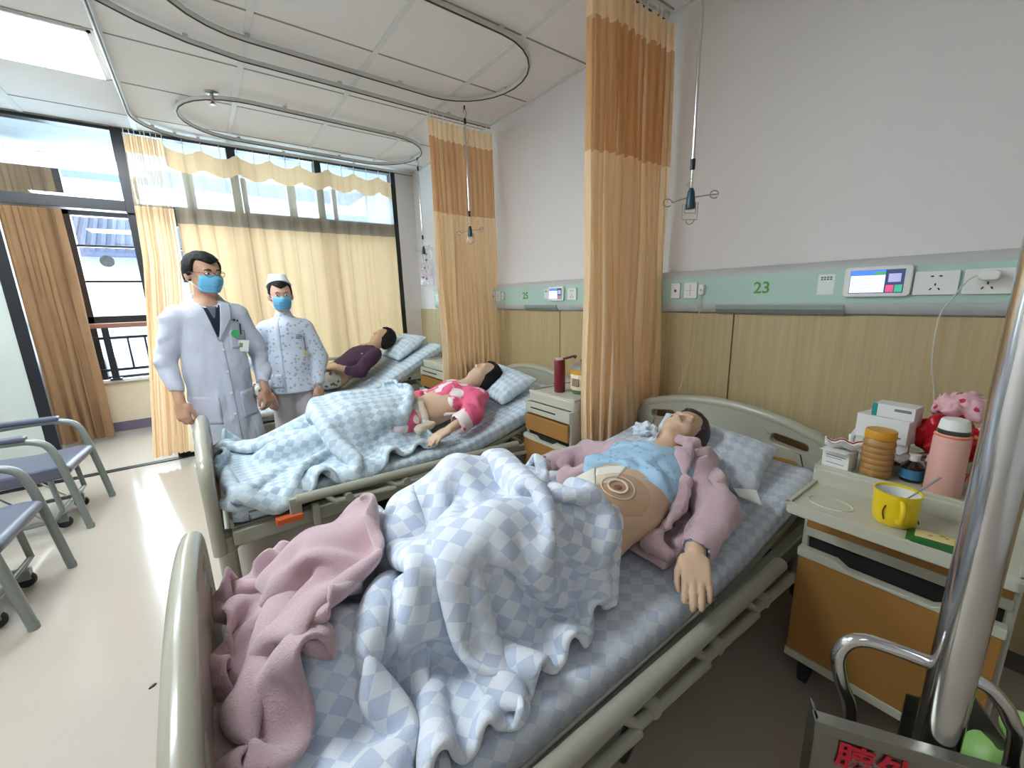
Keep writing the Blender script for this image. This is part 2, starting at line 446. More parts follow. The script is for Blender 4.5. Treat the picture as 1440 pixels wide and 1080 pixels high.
# suspended ceiling: slab of tiles with light runners one way and fine joints the other
bm = new_bm(); box2(bm, (XL, YB, ZC), (X1, Y1+.05, ZC+.08))
for i in range(-5, 4):
    x = .42+.64*i
    if XL < x < X1: box2(bm, (x-.016, YB, ZC-.005), (x+.016, Y1, ZC+.001), mi=1)
for j in range(-8, 3):
    y = 3.33+.62*j
    if YB < y < Y1: box2(bm, (XL, y-.006, ZC-.002), (X1, y+.006, ZC+.001), mi=2)
box2(bm, (X1-.022, YB, ZC-.006), (X1, Y1, ZC+.001), mi=1)
box2(bm, (XL, Y1-.07, ZC-.006), (X1, Y1-.045, ZC+.001), mi=2)
struct('ceiling', bm, [m_ceil, m_bar, m_gap], smooth=False)
bm = new_bm(); box2(bm, (XL, Y1+.05, 2.97), (X1, YO+1.0, 3.1)); struct('ceiling', bm, mat('balcony soffit', (196, 196, 200), .8), smooth=False)
# head wall cladding, boards between dark joints
bm = new_bm(); js = [YB, -1.59, -.28, 1.032, 2.345, 3.655, Y1-.06]
for a, b in zip(js, js[1:]): box2(bm, (X1-.02, a+.004, .08), (X1, b-.004, 1.30))
struct('trim_1', bm, m_wood, smooth=False)
bm = new_bm(); box2(bm, (X1-.012, YB, 0), (X1, Y1-.06, .08)); struct('baseboard_right', bm, mat('skirting', (92, 84, 80), .5), smooth=False)
# sliding partition between ward and balcony
def bar(bm, x0, x1, z0, z1, y=Y1, d=.09): box2(bm, (x0, y-d/2, z0), (x1, y+d/2, z1))
bm = new_bm()
bar(bm, XL, 2.02, 2.84, ZC); bar(bm, -.385, -.31, 2.2, ZC, d=.12); bar(bm, XL, -.3, 2.215, 2.30, d=.11)
for x in (.40, 1.15): bar(bm, x, x+.07, .0, ZC)
bar(bm, -.31, 2.02, 2.12, 2.29, d=.07); bar(bm, 1.965, 2.02, 0, ZC, d=.11); bar(bm, -.385, -.31, 0, 2.2, d=.07); bar(bm, -.31, 2.02, .0, .12, d=.07)
struct('window_1', bm, m_black, smooth=False, bevel=.004)
bm = new_bm()
for x0, x1, z0, z1 in ((XL, -.385, 2.3, 2.84), (-.31, .4, 2.29, 2.84), (.47, 1.15, 2.29, 2.84), (1.22, 1.965, 2.29, 2.84), (-.31, .4, .12, 2.12), (.47, 1.15, .12, 2.12), (1.22, 1.965, .12, 2.12)):
    box2(bm, (x0, Y1-.004, z0), (x1, Y1+.004, z1))
struct('window_2', bm, m_glass, smooth=False)
bm = new_bm(); bar(bm, -1.20, -1.125, .02, 2.215, d=.05); bar(bm, XL, -1.2, .02, .08, d=.05); bar(bm, XL, -1.2, 2.16, 2.215, d=.05)
d1 = struct('door_1', bm, m_black, smooth=False, bevel=.003)
bm = new_bm(); box2(bm, (XL, Y1-.012, .08), (-1.2, Y1+.012, 2.16)); o = finish('door_panel', bm, mat('frosted door panel', (196, 204, 196), .25), d1, smooth=False)
bm = new_bm(); box2(bm, (XL, 4.83, .0), (2.02, 4.855, .008)); box2(bm, (XL, 4.875, .0), (2.02, 4.90, .008)); box2(bm, (XL, 4.85, .0), (2.02, 4.88, .004)); struct('trim_2', bm, m_black, smooth=False)
# balcony outer wall with cill, windows and guard railing
bm = new_bm(); box2(bm, (XL, YO, 0), (X1, YO+.16, .58)); struct('wall_balcony', bm, mat('balcony wall', (224, 206, 178), .8, var=.03), smooth=False)
bm = new_bm(); box2(bm, (XL, YO-.05, .58), (X1, YO+.2, .615)); struct('trim_3', bm, mat('cill stone', (226, 222, 224), .4), smooth=False, bevel=.006)
bm = new_bm(); box2(bm, (XL, YO-.012, 0), (X1, YO, .11)); struct('baseboard_far', bm, mat('purple skirting', (110, 98, 118), .4), smooth=False)
bm = new_bm(); yb = YO+.08
for x in (-2.2, -1.02, .1, 1.2): bar(bm, x-.05, x+.05, .615, 2.97, y=yb)
for x in (-.4, .66, 1.75): bar(bm, x-.03, x+.03, .615, 2.97, y=yb)
bar(bm, XL, X1, 1.25, 1.33, y=yb); bar(bm, XL, X1, .615, .645, y=yb, d=.06)
for z in (1.71, 2.09, 2.42): bar(bm, XL, X1, z-.012, z+.012, y=yb, d=.05)
bar(bm, XL, X1, 2.40, 2.46, y=yb)
struct('window_3', bm, m_black, smooth=False, bevel=.004)
bm = new_bm(); box2(bm, (XL, yb-.003, .645), (X1, yb+.003, 2.97)); struct('window_4', bm, m_glass, smooth=False)
# railing inside the balcony windows
t = thing('balcony_railing', 'black metal balcony railing under a brown handrail, inside the far windows', 'railing', (-.5, YO-.02, .6))
def local(o, t): o.parent = t; o.matrix_parent_inverse = t.matrix_basis.inverted(); return o
def part(name, bm, m, t, **k):      # part modelled in world coordinates
    o = finish(name, bm, m, **k); return local(o, t)
bpy.context.view_layer.update()
bm = new_bm(); box2(bm, (-2.4, YO-.1, 1.20), (2.1, YO-.03, 1.255)); part('handrail', bm, mat('handrail brown', (150, 104, 84), .4), t, bevel=.012)
bm = new_bm()
for z in (1.09, .73): box2(bm, (-2.4, YO-.075, z-.015), (2.1, YO-.045, z+.015))
part('rail_bar', bm, m_black, t)
for x in (-2.2, -.89, .45, 1.8):
    bm = new_bm(); box2(bm, (x-.03, YO-.09, .615), (x+.03, YO-.03, 1.2)); box2(bm, (x-.05, YO-.11, .613), (x+.05, YO-.01, .635)); part('post', bm, m_black, t, bevel=.004)
for k in range(30):
    x = -2.35+.148*k
    if min(abs(x-q) for q in (-2.2, -.89, .45, 1.8)) < .06: continue
    bm = new_bm(); box2(bm, (x-.009, YO-.07, .73), (x+.009, YO-.05, 1.09)); part('baluster', bm, m_black, t)
t = None
bm = new_bm(); lathe(bm, [(.001, -.002), (.062, -.002), (.062, .002), (.001, .002)], axis=Matrix.Rotation(PI/2, 3, 'X'))
o = finish('window_sticker', bm, mat('sticker', (120, 124, 132), .5, var=.5, scale=30)); o.location = (-.76, yb-.03, 1.93)
tag(o, 'round grey sticker stuck on the bright balcony window pane', 'sticker')
# what lies outside
t = thing('neighbour_building', 'pale building with a dark tiled roof across the street', 'building', (-3.6, 22, 0))
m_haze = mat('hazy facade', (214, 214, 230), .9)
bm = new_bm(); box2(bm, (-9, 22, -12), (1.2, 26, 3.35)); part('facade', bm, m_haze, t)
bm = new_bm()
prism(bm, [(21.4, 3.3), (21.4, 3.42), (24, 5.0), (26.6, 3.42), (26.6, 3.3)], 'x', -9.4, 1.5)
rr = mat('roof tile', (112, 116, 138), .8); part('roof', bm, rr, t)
bm = new_bm()
for k in range(40): tube(bm, [(-9.3+.27*k, 21.36, 3.46), (-9.3+.27*k, 24, 5.06)], .07, seg=6)
part('tile_row', bm, rr, t)
t = thing('tower_block', 'hazy lavender tower block far beyond the balcony', 'building', (-8, 60, 0))
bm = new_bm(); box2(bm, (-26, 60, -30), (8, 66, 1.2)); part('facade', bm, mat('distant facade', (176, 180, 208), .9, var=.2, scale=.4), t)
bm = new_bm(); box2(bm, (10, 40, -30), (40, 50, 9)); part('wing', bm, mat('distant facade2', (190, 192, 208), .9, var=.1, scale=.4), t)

# ---- ceiling light, sprinkler
def light_panel(x0, x1, y0, y1, label, power):
    t = thing('ceiling_light', label, 'ceiling light', ((x0+x1)/2, (y0+y1)/2, ZC), group=None)
    bpy.context.view_layer.update()
    bm = new_bm(); w = .018
    for a, b in (((x0, y0), (x1, y0+w)), ((x0, y1-w), (x1, y1)), ((x0, y0), (x0+w, y1)), ((x1-w, y0), (x1, y1))): box2(bm, (a[0], a[1], ZC-.010), (b[0], b[1], ZC-.001))
    part('frame', bm, m_bar, t, smooth=False)
    bm = new_bm(); box2(bm, (x0+w, y0+w, ZC-.008), (x1-w, y1-w, ZC-.002)); part('diffuser', bm, mat('lit diffuser %g' % power, (250, 252, 255), .6, emit=(236, 248, 255), estr=power), t, smooth=False)
LPW = 18.0
light_panel(-1.50, -.255, 3.345, 3.955, 'long lit white panel light flush in the ceiling at the upper left', LPW)
light_panel(-1.50, -.255, 1.48, 2.08, 'added unseen panel light in the ceiling, fill light level with the middle bed', 17.0)  # out of view, added to brighten the beds and curtains
light_panel(-1.50, -.255, -1.0, -.39, 'added unseen panel light in the ceiling behind the camera, weak fill light', 1.5)  # behind the camera, added as weak fill for the near end
t = thing('sprinkler', 'small metal sprinkler head poking down from the ceiling tiles', 'sprinkler', (.28, 3.80, ZC))
bm = new_bm(); lathe(bm, [(.045, -.002), (.04, -.008), (.012, -.01)], seg=20); finish('rose', bm, m_steel, t)
bm = new_bm(); lathe(bm, [(.011, -.008), (.009, -.05), (.006, -.055)], seg=12); lathe(bm, [(.004, -.055), (.02, -.075), (.02, -.078), (.002, -.079)], seg=14); finish('nozzle', bm, m_steel, t)

# ---- tracks on the ceiling
m_track = mat('track white', (206, 205, 198), .35); m_slot = mat('track slot', (70, 66, 60), .6)
def track(name, pts, label, cat, closed=False, z=2.84, group=None, r=.014):
    P = [(p[0], p[1], z) for p in pts]; b0 = P[0]
    t = thing(name, label, cat, (b0[0], b0[1], z), group=group); bpy.context.view_layer.update()
    bm = new_bm(); tube(bm, P, r, seg=8, closed=closed); part('channel', bm, m_track, t)
    bm = new_bm(); tube(bm, [(p[0], p[1], z-.013) for p in P], .0052, seg=6, closed=closed); part('slot', bm, m_slot, t)
    n = max(2, len(P)//6)
    for k in range(0, len(P), n): q = P[k]; bm = new_bm(); box2(bm, (q[0]-.012, q[1]-.012, z+.008), (q[0]+.012, q[1]+.012, ZC-.007)); part('bracket', bm, m_track, t)
    return t
def oval(x0, x1, y0, y1, n=14):
    r = (y1-y0)/2; cy = (y0+y1)/2; out = []
    for k in range(n+1): a = -PI/2+PI*k/n; out.append((x1-r+r*math.cos(a), cy+r*math.sin(a)))
    for k in range(1, 10): out.append((x1-r-(x1-x0-2*r)*k/10, y1))
    for k in range(n+1): a = PI/2+PI*k/n; out.append((x0+r+r*math.cos(a), cy+r*math.sin(a)))
    for k in range(1, 10): out.append((x0+r+(x1-x0-2*r)*k/10, y0))
    return out
def rrot(pts, c, a):
    ca, sa = math.cos(a), math.sin(a); return [(c[0]+(x-c[0])*ca-(y-c[1])*sa, c[1]+(x-c[0])*sa+(y-c[1])*ca) for x, y in pts]
track('drip_track', rrot(oval(.0, 1.96, 2.07, 2.93), (1, 2.5), .02), 'oval drip track on the ceiling above the middle bed', 'ceiling track', True)
track('drip_track', rrot(oval(.07, 2.0, 3.76, 4.62), (1, 4.2), .03), 'oval drip track on the ceiling above the bed by the window', 'ceiling track', True)
track('drip_track', oval(.1, 1.98, .35, 1.21), 'oval drip track on the ceiling above the nearest bed', 'ceiling track', True)
def corner(x0, ya, yb, x1, r=.3, n=8):
    out = [(x0, ya), (x0, (ya+yb)/2), (x0, yb-r)]
    for k in range(1, n+1): a = PI-PI/2*k/n; out.append((x0+r+r*math.cos(a), yb-r+r*math.sin(a)))
    for k in range(1, 7): out.append((x0+r+(x1-x0-r)*k/6, yb))
    return out
track('curtain_rail', corner(-.22, 2.2, 4.80, X1-.04, r=.42), 'curtain rail running along the ceiling and bending in front of the windows', 'curtain rail')
track('curtain_rail', [(-.32, 2.62), (-.30, 2.78), (-.2, 2.92), (-.05, 3.02), (.15, 3.10), (.4, 3.15), (.97, 3.16), (1.4, 3.17), (1.8, 3.18), (2.2, 3.18)], 'curtain rail on the ceiling between the middle bed and the window bed', 'curtain rail')
track('curtain_rail', [(-.2, 1.1), (-.1, 1.35), (.1, 1.46), (.5, 1.5), (1.2, 1.5), (1.7, 1.5), (2.2, 1.5)], 'curtain rail on the ceiling between the nearest and the middle bed', 'curtain rail')

# ---- curtains
cr_lo = mat('curtain cotton', (255, 230, 194), .85, var=.03, sheen=.2, trans=.5)
cr_pale = mat('curtain cotton pale', (232, 196, 152), .85, var=.05, sheen=.2, trans=.34)
def mesh_mat(name, rgb, hole=.45, scale=260):
    m = bpy.data.materials.new(name); m.use_nodes = True; nt = m.node_tree; N = nt.nodes; L = nt.links
    b = N['Principled BSDF']; b.inputs['Base Color'].default_value = srgb(rgb); b.inputs['Roughness'].default_value = .8; out = [n for n in N if n.type == 'OUTPUT_MATERIAL'][0]
    tl = N.new('ShaderNodeBsdfTranslucent'); tl.inputs[0].default_value = srgb(rgb)
    m0 = N.new('ShaderNodeMixShader'); m0.inputs[0].default_value = .4; L.new(b.outputs[0], m0.inputs[1]); L.new(tl.outputs[0], m0.inputs[2])
    tr = N.new('ShaderNodeBsdfTransparent'); ms = N.new('ShaderNodeMixShader'); ms.inputs[0].default_value = hole
    L.new(m0.outputs[0], ms.inputs[1]); L.new(tr.outputs[0], ms.inputs[2]); L.new(ms.outputs[0], out.inputs['Surface']); MATS[name] = m; return m
cr_mesh = mesh_mat('curtain net', (236, 190, 134), .12); cr_mesh2 = mesh_mat('curtain net pale', (240, 220, 190), .6)
def curtain(label, path, z0, zs, z1, pleats, amp, seed, cloth_m, net_m, head=.13, group=None, gather=None, nu=None, zt_wave=0, name='privacy_curtain', rings=True, net=True):
    """path: list of (x,y); pleated cloth from z0 to z1, net band above zs"""
    rng = random.Random(seed); P = smooth_path([(a, b, 0) for a, b in path], 12); D = [0]
    for a, b in zip(P, P[1:]): D.append(D[-1]+(b-a).length)
    tot = D[-1]; nu = nu or int(pleats*10); lv = []
    zl = [z0+(zs-z0)*k/26 for k in range(27)]+[zs+(z1-head-zs)*k/8 for k in range(1, 9)]+[z1-head*(1-k/3) for k in range(1, 4)]
    ph = [rng.uniform(-.9, .9) for _ in range(int(pleats)+3)]; am = [rng.uniform(.55, 1.25) for _ in range(int(pleats)+3)]
    def at(s):
        for i in range(len(D)-1):
            if D[i+1] >= s or i == len(D)-2:
                f = (s-D[i])/(D[i+1]-D[i]); p = P[i].lerp(P[i+1], f); d = (P[i+1]-P[i]).normalized(); return p, Vector((-d.y, d.x, 0))
    base = [at(tot*i/nu) for i in range(nu+1)]; rows = []
    for z in zl:
        row = []; hz = (z-z0)/(z1-z0); sq = gather(z) if gather else (1, 0)
        for i in range(nu+1):
            u = i/nu; k = u*pleats; ki = int(k); f = k-ki; a = am[ki]*(1-f)+am[ki+1]*f; q = ph[ki]*(1-f)+ph[ki+1]*f
            s = math.sin(2*PI*k+q*(.6+.9*(1-hz))+.5*math.sin(z*2.1+ki*1.7))
            s = math.copysign(abs(s)**.75, s)
            w = amp*a*s*(.55+.45*(1-hz))+.012*math.sin(z*5+u*9+seed)*(1-hz)
            u2 = .5+(u-.5)*sq[0]+sq[1]; p, n = base[min(nu, max(0, int(u2*nu)))]
            fr = u2*nu-int(u2*nu); 
            if 0 <= int(u2*nu) < nu: p2, n2 = base[int(u2*nu)+1]; p = p.lerp(p2, fr)
            lat = Vector((n.y, -n.x, 0))*(amp*.5*math.cos(4*PI*k+q)*.6)
            zz = z - (zt_wave*abs(math.sin(u*pleats*PI*.5)) if z > z1-head-.001 else 0)
            row.append(tuple(Vector((p.x, p.y, zz))+n*w+lat))
        rows.append(row)
    t = thing(name, label, 'curtain', (P[0].x, P[0].y, z0), group=group); bpy.context.view_layer.update()
    def sheet(nm, ra, rb, m):
        V = [v for r in rows[ra:rb+1] for v in r]; F = [[j*(nu+1)+i, j*(nu+1)+i+1, (j+1)*(nu+1)+i+1, (j+1)*(nu+1)+i] for j in range(rb-ra) for i in range(nu)]
        o = npmesh(nm, V, F, m); local(o, t); return o
    if net: sheet('lower_cloth', 0, 26, cloth_m); sheet('net_panel', 26, 34, net_m); sheet('heading', 34, 37, cloth_m)
    else: sheet('lower_cloth', 0, 37, cloth_m)
    if rings:
        for k in range(int(pleats)+1):
            i = min(nu, int(k/pleats*nu)); q = rows[-1][i]; b = Vector(q); bm = new_bm()
            tube(bm, [(q[0], q[1], q[2]-.012), (q[0], q[1], q[2]+.015), (b.x, b.y, 2.826)], .0028, seg=5)
            part('hook', bm, m_wht, t)
    return t
curtain('tall drawn-back orange curtain with a net top, between the nearest and middle beds', [(1.60, 1.50), (1.75, 1.465), (1.95, 1.47), (2.20, 1.455)], .40, 2.10, 2.79, 11, .040, 3, cr_lo, cr_mesh, gather=lambda z: (1.0+.0*z, 0), nu=150)
curtain('bunched orange curtain with a net top beside the number 25 sign, behind the middle bed', [(1.60, 3.12), (1.72, 3.17), (1.95, 3.18), (2.20, 3.17)], .45, 2.10, 2.78, 12, .032, 5, cr_lo, cr_mesh, nu=156)
curtain('gathered cream and orange curtain hanging at the partition post behind the doctor', [(-.60, 4.74), (-.42, 4.75), (-.24, 4.74), (-.04, 4.76)], .08, 2.24, 2.78, 7, .032, 8, cr_lo, cr_mesh2, nu=110, gather=lambda z: (.42+.10*(2.8-z)/2.8, (.25-.05*(2.8-z)) if z > 1.8 else (.20-.36*(1.8-z)/1.8)))
curtain('wide cream curtain with a sheer top drawn across the windows behind the last bed', [(-.06, 4.79), (.5, 4.80), (1.2, 4.81), (1.92, 4.80)], .25, 2.13, 2.76, 15, .017, 11, cr_pale, cr_mesh2, zt_wave=.05, head=.16, nu=240)
curtain('brown full-length curtain hanging inside the balcony beside the chairs', [(-1.47, 6.12), (-1.3, 6.10), (-1.15, 6.14), (-.98, 6.10)], .03, 2.6, 2.9, 6, .05, 21, mat('brown curtain', (150, 112, 78), .9, var=.12, sheen=.2, trans=.12), None, net=False, rings=False, nu=90, name='balcony_curtain')
# ================================================================ BEDS
m_bed = mat('bed plastic', (166, 162, 144), .28, var=.02, coat=.3)
m_bedd = mat('bed enamel', (162, 160, 144), .35)
m_inset = mat('bed inset', (164, 124, 66), .4, var=.08)
m_rub = mat('rubber', (34, 33, 34), .7)
m_orange = mat('orange plastic', (206, 92, 48), .4)
m_sheet = check_mat('check cotton', (218, 224, 232), (208, 215, 227), (191, 202, 221), size=.044, aspect=1.2)
m_sheet2 = check_mat('check cotton aqua', (212, 224, 230), (200, 214, 224), (178, 196, 212), size=.042, aspect=1.2)
def board_outline(top, sh, n=18):
    """half width .47; arch top from shoulder height sh to top"""
    pts = [(-.47, .38)]
    pts += [(-.47, sh-.10)]
    for k in range(1, 7): a = PI-PI/2*k/6; pts.append((-.47+.09+.09*math.cos(a), sh-.10+.10*math.sin(a)))
    for k in range(1, n): y = -.38+.76*k/n; pts.append((y, sh+(top-sh)*math.cos((y/.38)*PI/2)**.8 if abs(y) < .38 else sh))
    for k in range(0, 7): a = PI/2-PI/2*k/6; pts.append((.38+.09*math.cos(a), sh-.10+.10*math.sin(a)))
    pts += [(.47, .38)]
    return pts
def board(t, name, x, thick, top, sh, inset, side):
    o = board_outline(top, sh); holes = []
    for s in (-1, 1):
        cx = s*.315; w = .075; tilt = -s*.16
        pts = rrect(-w, w, -.022, .022, .02, 5); c, sn = math.cos(tilt), math.sin(tilt)
        holes.append([(cx+a*c-b*sn, sh-.055+a*sn+b*c) for a, b in pts])
    bm = new_bm(); prism(bm, o, 'x', x, x+thick, holes=holes)
    b = finish(name, bm, m_bed, t, bevel=.008, seg=3)
    rim = [(x+thick/2, p[0], p[1]) for p in o]
    bm = new_bm(); tube(bm, rim, .026, seg=12, flat=((1, 0, 0), 1.0)); r = finish('rim', bm, m_bed, b)
    if inset:
        fx = x-.004 if side < 0 else x+thick+.004
        for q in (x-.003, x+thick-.003):
            bm = new_bm(); prism(bm, rrect(-.37, .37, .43, sh-.13, .03, 4), 'x', q, q+.006); finish('inset_panel', bm, m_inset, b)
    return b
def tuber(t, name, pts, r, m, seg=10, **k):
    bm = new_bm(); tube(bm, pts, r, seg=seg, **k); return finish(name, bm, m, t)
def mattress_mesh(name, L, piv, ang, m, parent, w=.455, h=.10, z0=.475, x0=.06):
    """box section swept along the bent lying surface, cover pattern in its UV"""
    n = 60; sec = []
    r = .035
    for (a, b) in rrect(-w, w, 0, h, r, 5): sec.append((a, b))
    ns = len(sec); V = []; UV = []; per = [0]
    for i in range(ns): a, b = sec[i], sec[(i+1) % ns]; per.append(per[-1]+math.hypot(a[0]-b[0], a[1]-b[1]))
    for i in range(n+1):
        s = L*i/n; e = min(1, min(i, n-i)/1.2*.5+.5) if i in (0, n) else 1
        sp = s-piv
        if sp <= 0: px, pz, dx, dz = s, 0, 1, 0
        else:
            bl = min(sp/.16, 1); a = ang*bl; px = piv+(sp*math.cos(ang*.5*bl) if bl < 1 else .16*math.cos(ang/2)+(sp-.16)*math.cos(ang)); pz = (sp*math.sin(ang*.5*bl) if bl < 1 else .16*math.sin(ang/2)+(sp-.16)*math.sin(ang)); dx, dz = math.cos(a), math.sin(a)
        for j, (y, z) in enumerate(sec):
            zz = (z-h/2)*(.86 if i in (0, n) else 1)+h/2; yy = y*(.985 if i in (0, n) else 1)
            wv = .0035*vnoise(np.array([[s*7, y*6, z*6]]), 1, 4)[0]
            V.append((x0+px-dz*(zz+wv), yy, z0+pz+dx*(zz+wv))); UV.append((s, per[j]))
    F = [[i*ns+j, i*ns+(j+1) % ns, (i+1)*ns+(j+1) % ns, (i+1)*ns+j] for i in range(n) for j in range(ns)]
    F += [list(range(ns))[::-1], [n*ns+j for j in range(ns)]]
    return npmesh(name, V, F, m, parent, uv=UV)
def bed(label, ox, oy, piv, ang, sheet, rails='down', extra=False):
    t = thing('hospital_bed', label, 'bed', (ox, oy, 0), group=None)
    board(t, 'footboard', -.025, .045, .835, .78, True, -1)
    board(t, 'headboard', 2.12, .045, .865, .80, True, -1)
    fr = new_bm()
    for s in (-1, 1): box2(fr, (.05, s*.46-.02, .40), (2.10, s*.46+.02, .465))
    for x in (.10, .75, 1.35, 2.05): box2(fr, (x-.02, -.46, .40), (x+.02, .46, .445))
    box2(fr, (.06, -.44, .455), (piv+.06, .44, .47))
    finish('frame', fr, m_bedd, t, bevel=.005)
    L = 2.03; bm = new_bm(); ca, sa = math.cos(ang), math.sin(ang); q = piv+.10; e = L-piv-.04
    pr = [(q, .465), (q+e*ca, .465+e*sa), (q+e*ca-.012*sa, .465+e*sa-.025), (q, .44)]
    prism(bm, pr, 'y', -.45, .45); finish('backrest', bm, m_bedd, t, bevel=.003)
    tuber(t, 'backrest_strut', [(q+.35, .0, .42), (q+.45, .0, .465+.45*sa)], .018, m_bedd)
    mattress_mesh('mattress', L, piv, ang, sheet, t)
    for s in (-1, 1):        # thin steel retaining bar beside the mattress
        tuber(t, 'mattress_bar', [(.12, s*.475, .50), (.12, s*.475, .535), (.9, s*.475, .535), (piv, s*.475, .535), (piv, s*.475, .50)], .005, m_steel, seg=6)
    for sx in (.0, 2.12):
        for s in (-1, 1):
            bm = new_bm(); lathe(bm, [(.036, .15), (.036, .36), (.046, .37), (.048, .44), (.03, .45)], c=(sx+.02, s*.42, 0), seg=18); lg = finish('leg', bm, m_bed, t)
            bm = new_bm()
            lathe(bm, [(.012, -.03), (.055, -.026), (.062, -.015), (.062, .015), (.055, .026), (.012, .03)], c=(sx+.045, s*.42, .062), seg=20, axis=Matrix.Rotation(PI/2, 3, 'X')); finish('wheel', bm, m_rub, lg)
            bm = new_bm(); prism(bm, [(sx-.01, .06), (sx-.01, .13), (sx+.02, .155), (sx+.05, .13), (sx+.06, .06)], 'y', s*.42-.034, s*.42+.034); finish('caster_fork', bm, m_bedd, lg, bevel=.004)
    for z in (.22,):
        tuber(t, 'crossbar', [(.02, -.42, z), (.02, .42, z)], .018, m_bedd); tuber(t, 'crossbar', [(2.14, -.42, z), (2.14, .42, z)], .018, m_bedd)
    tuber(t, 'lower_beam', [(.05, -.25, .30), (2.1, -.25, .30)], .02, m_bedd); tuber(t, 'lower_beam', [(.05, .25, .30), (2.1, .25, .30)], .02, m_bedd)
    bm = new_bm(); box2(bm, (.9, -.16, .26), (1.25, .16, .36)); finish('motor_box', bm, mat('motor grey', (60, 60, 62), .5), t, bevel=.01)
    for s in (-1, 1):
        up = rails == 'up' and s == 1; y = s*.515; x0, x1 = .30, 1.56
        if up:
            tuber(t, 'side_rail', smooth_path([(x0+.15, y, .56), (x0+.18, y, .74), (x0+.30, y, .80), (1.0, y, .81), (x1, y, .80), (x1+.1, y, .76), (x1+.13, y, .58)], 5), .017, m_bedd)
            for k in range(4): x = .72+.25*k; tuber(t, 'rail_post', [(x, y, .44), (x, y, .80)], .012, m_bedd)
        else:
            tuber(t, 'side_rail', [(x0, y, .548), (x1, y, .505)], .023, m_bedd, seg=14)
            for k in range(4):
                x = .42+.29*k; z = .54-.045*(x-x0)/(x1-x0)*1
                l = tuber(t, 'rail_link', [(x, y, z), (x+.04, s*.535, z-.04), (x+.33, s*.54, z-.062)], .014, m_bedd)
                bm = new_bm(); lathe(bm, [(.02, -.016), (.02, .016)], c=(x+.10, s*.535, z-.035), seg=12, axis=Matrix.Rotation(PI/2, 3, 'X')); finish('pivot', bm, m_bedd, l)
            bm = new_bm(); box2(bm, (x0-.03, s*.485, .475), (x0+.02, s*.525, .56)); finish('rail_bracket', bm, m_bedd, t, bevel=.005)
            if s == -1 and extra:
                bm = new_bm(); box2(bm, (.21, -.535, .455), (.32, -.49, .485)); finish('release_lever', bm, m_orange, t, bevel=.006)
                bm = new_bm(); box2(bm, (.36, -.53, .40), (.39, -.49, .50)); finish('latch', bm, m_bed, t, bevel=.005)
    return t
B1 = (-.115, .965); B2 = (-.085, 2.47); B3 = (-.06, 4.20)
tb1 = bed('nearest hospital bed, beige with a brown head panel, under the number 23', B1[0], B1[1], 1.20, math.radians(8), m_sheet)
bm = new_bm(); box2(bm, (.86, -.46, .30), (.92, -.40, .41)); tube(bm, smooth_path([(.89, -.43, .32), (.86, -.44, .27), (.80, -.45, .25)], 5), [.022]*10+[.016], seg=10); finish('foot_pedal', bm, m_blk, tb1, bevel=.006)
bed('middle hospital bed with the orange release lever, behind the nearest bed', B2[0], B2[1], 1.10, math.radians(14), m_sheet2, extra=True)
bed('farthest hospital bed with its beige side rail raised by the window curtain', B3[0], B3[1], 1.02, math.radians(26), m_sheet2, rails='up')

# ---- pillows
def pillow(loc, rot, sz, m, label, seed=1):
    n = 26; V = []; F = []; UV = []
    for s in (1, -1):
        for i in range(n+1):
            for j in range(n+1):
                u, v = i/n*2-1, j/n*2-1; h = max(0, (1-abs(u)**2.6)*(1-abs(v)**2.6))**.5
                pin = 1-.06*(abs(v)**3)*(1-abs(u)); x = u*(1-.07*(1-v*v)); y = v*(1-.05*(1-u*u))
                p = np.array([[u*3, v*3, s*1.]]); z = s*h*(1+.16*vnoise(p, 1.3, seed)[0])+(.10*vnoise(p*2, 1.2, seed+3)[0]*h)
                V.append((x*sz[0]/2, y*sz[1]/2, z*sz[2]/2)); UV.append((i/n*sz[0], j/n*sz[1]))
    k = (n+1)**2
    for q in range(2):
        for i in range(n):
            for j in range(n):
                a = q*k+i*(n+1)+j; f = [a, a+n+1, a+n+2, a+1]; F.append(f if q == 0 else f[::-1])
    o = npmesh('pillow', V, F, m, uv=UV); o.location = loc; o.rotation_euler = rot
    bm = bmesh.new(); bm.from_mesh(o.data); bmesh.ops.remove_doubles(bm, verts=bm.verts, dist=.0006); bm.to_mesh(o.data); bm.free()
    sb = o.modifiers.new('sub', 'SUBSURF'); sb.levels = 1; sb.render_levels = 1
    return tag(o, label, 'pillow')
pillow((1.67, .85, .735), (math.radians(10), math.radians(-24), math.radians(8)), (.32, .50, .15), m_sheet, 'checked pillow under the head of the patient in the nearest bed', 2)
pillow((1.68, 2.42, .80), (math.radians(6), math.radians(-24), math.radians(-4)), (.34, .52, .15), m_sheet2, 'checked pillow under the head of the patient in pink pyjamas', 5)
pillow((1.66, 4.22, .93), (0, math.radians(-32), 0), (.40, .60, .15), m_sheet2, 'checked pillow on the raised end of the farthest bed', 8)

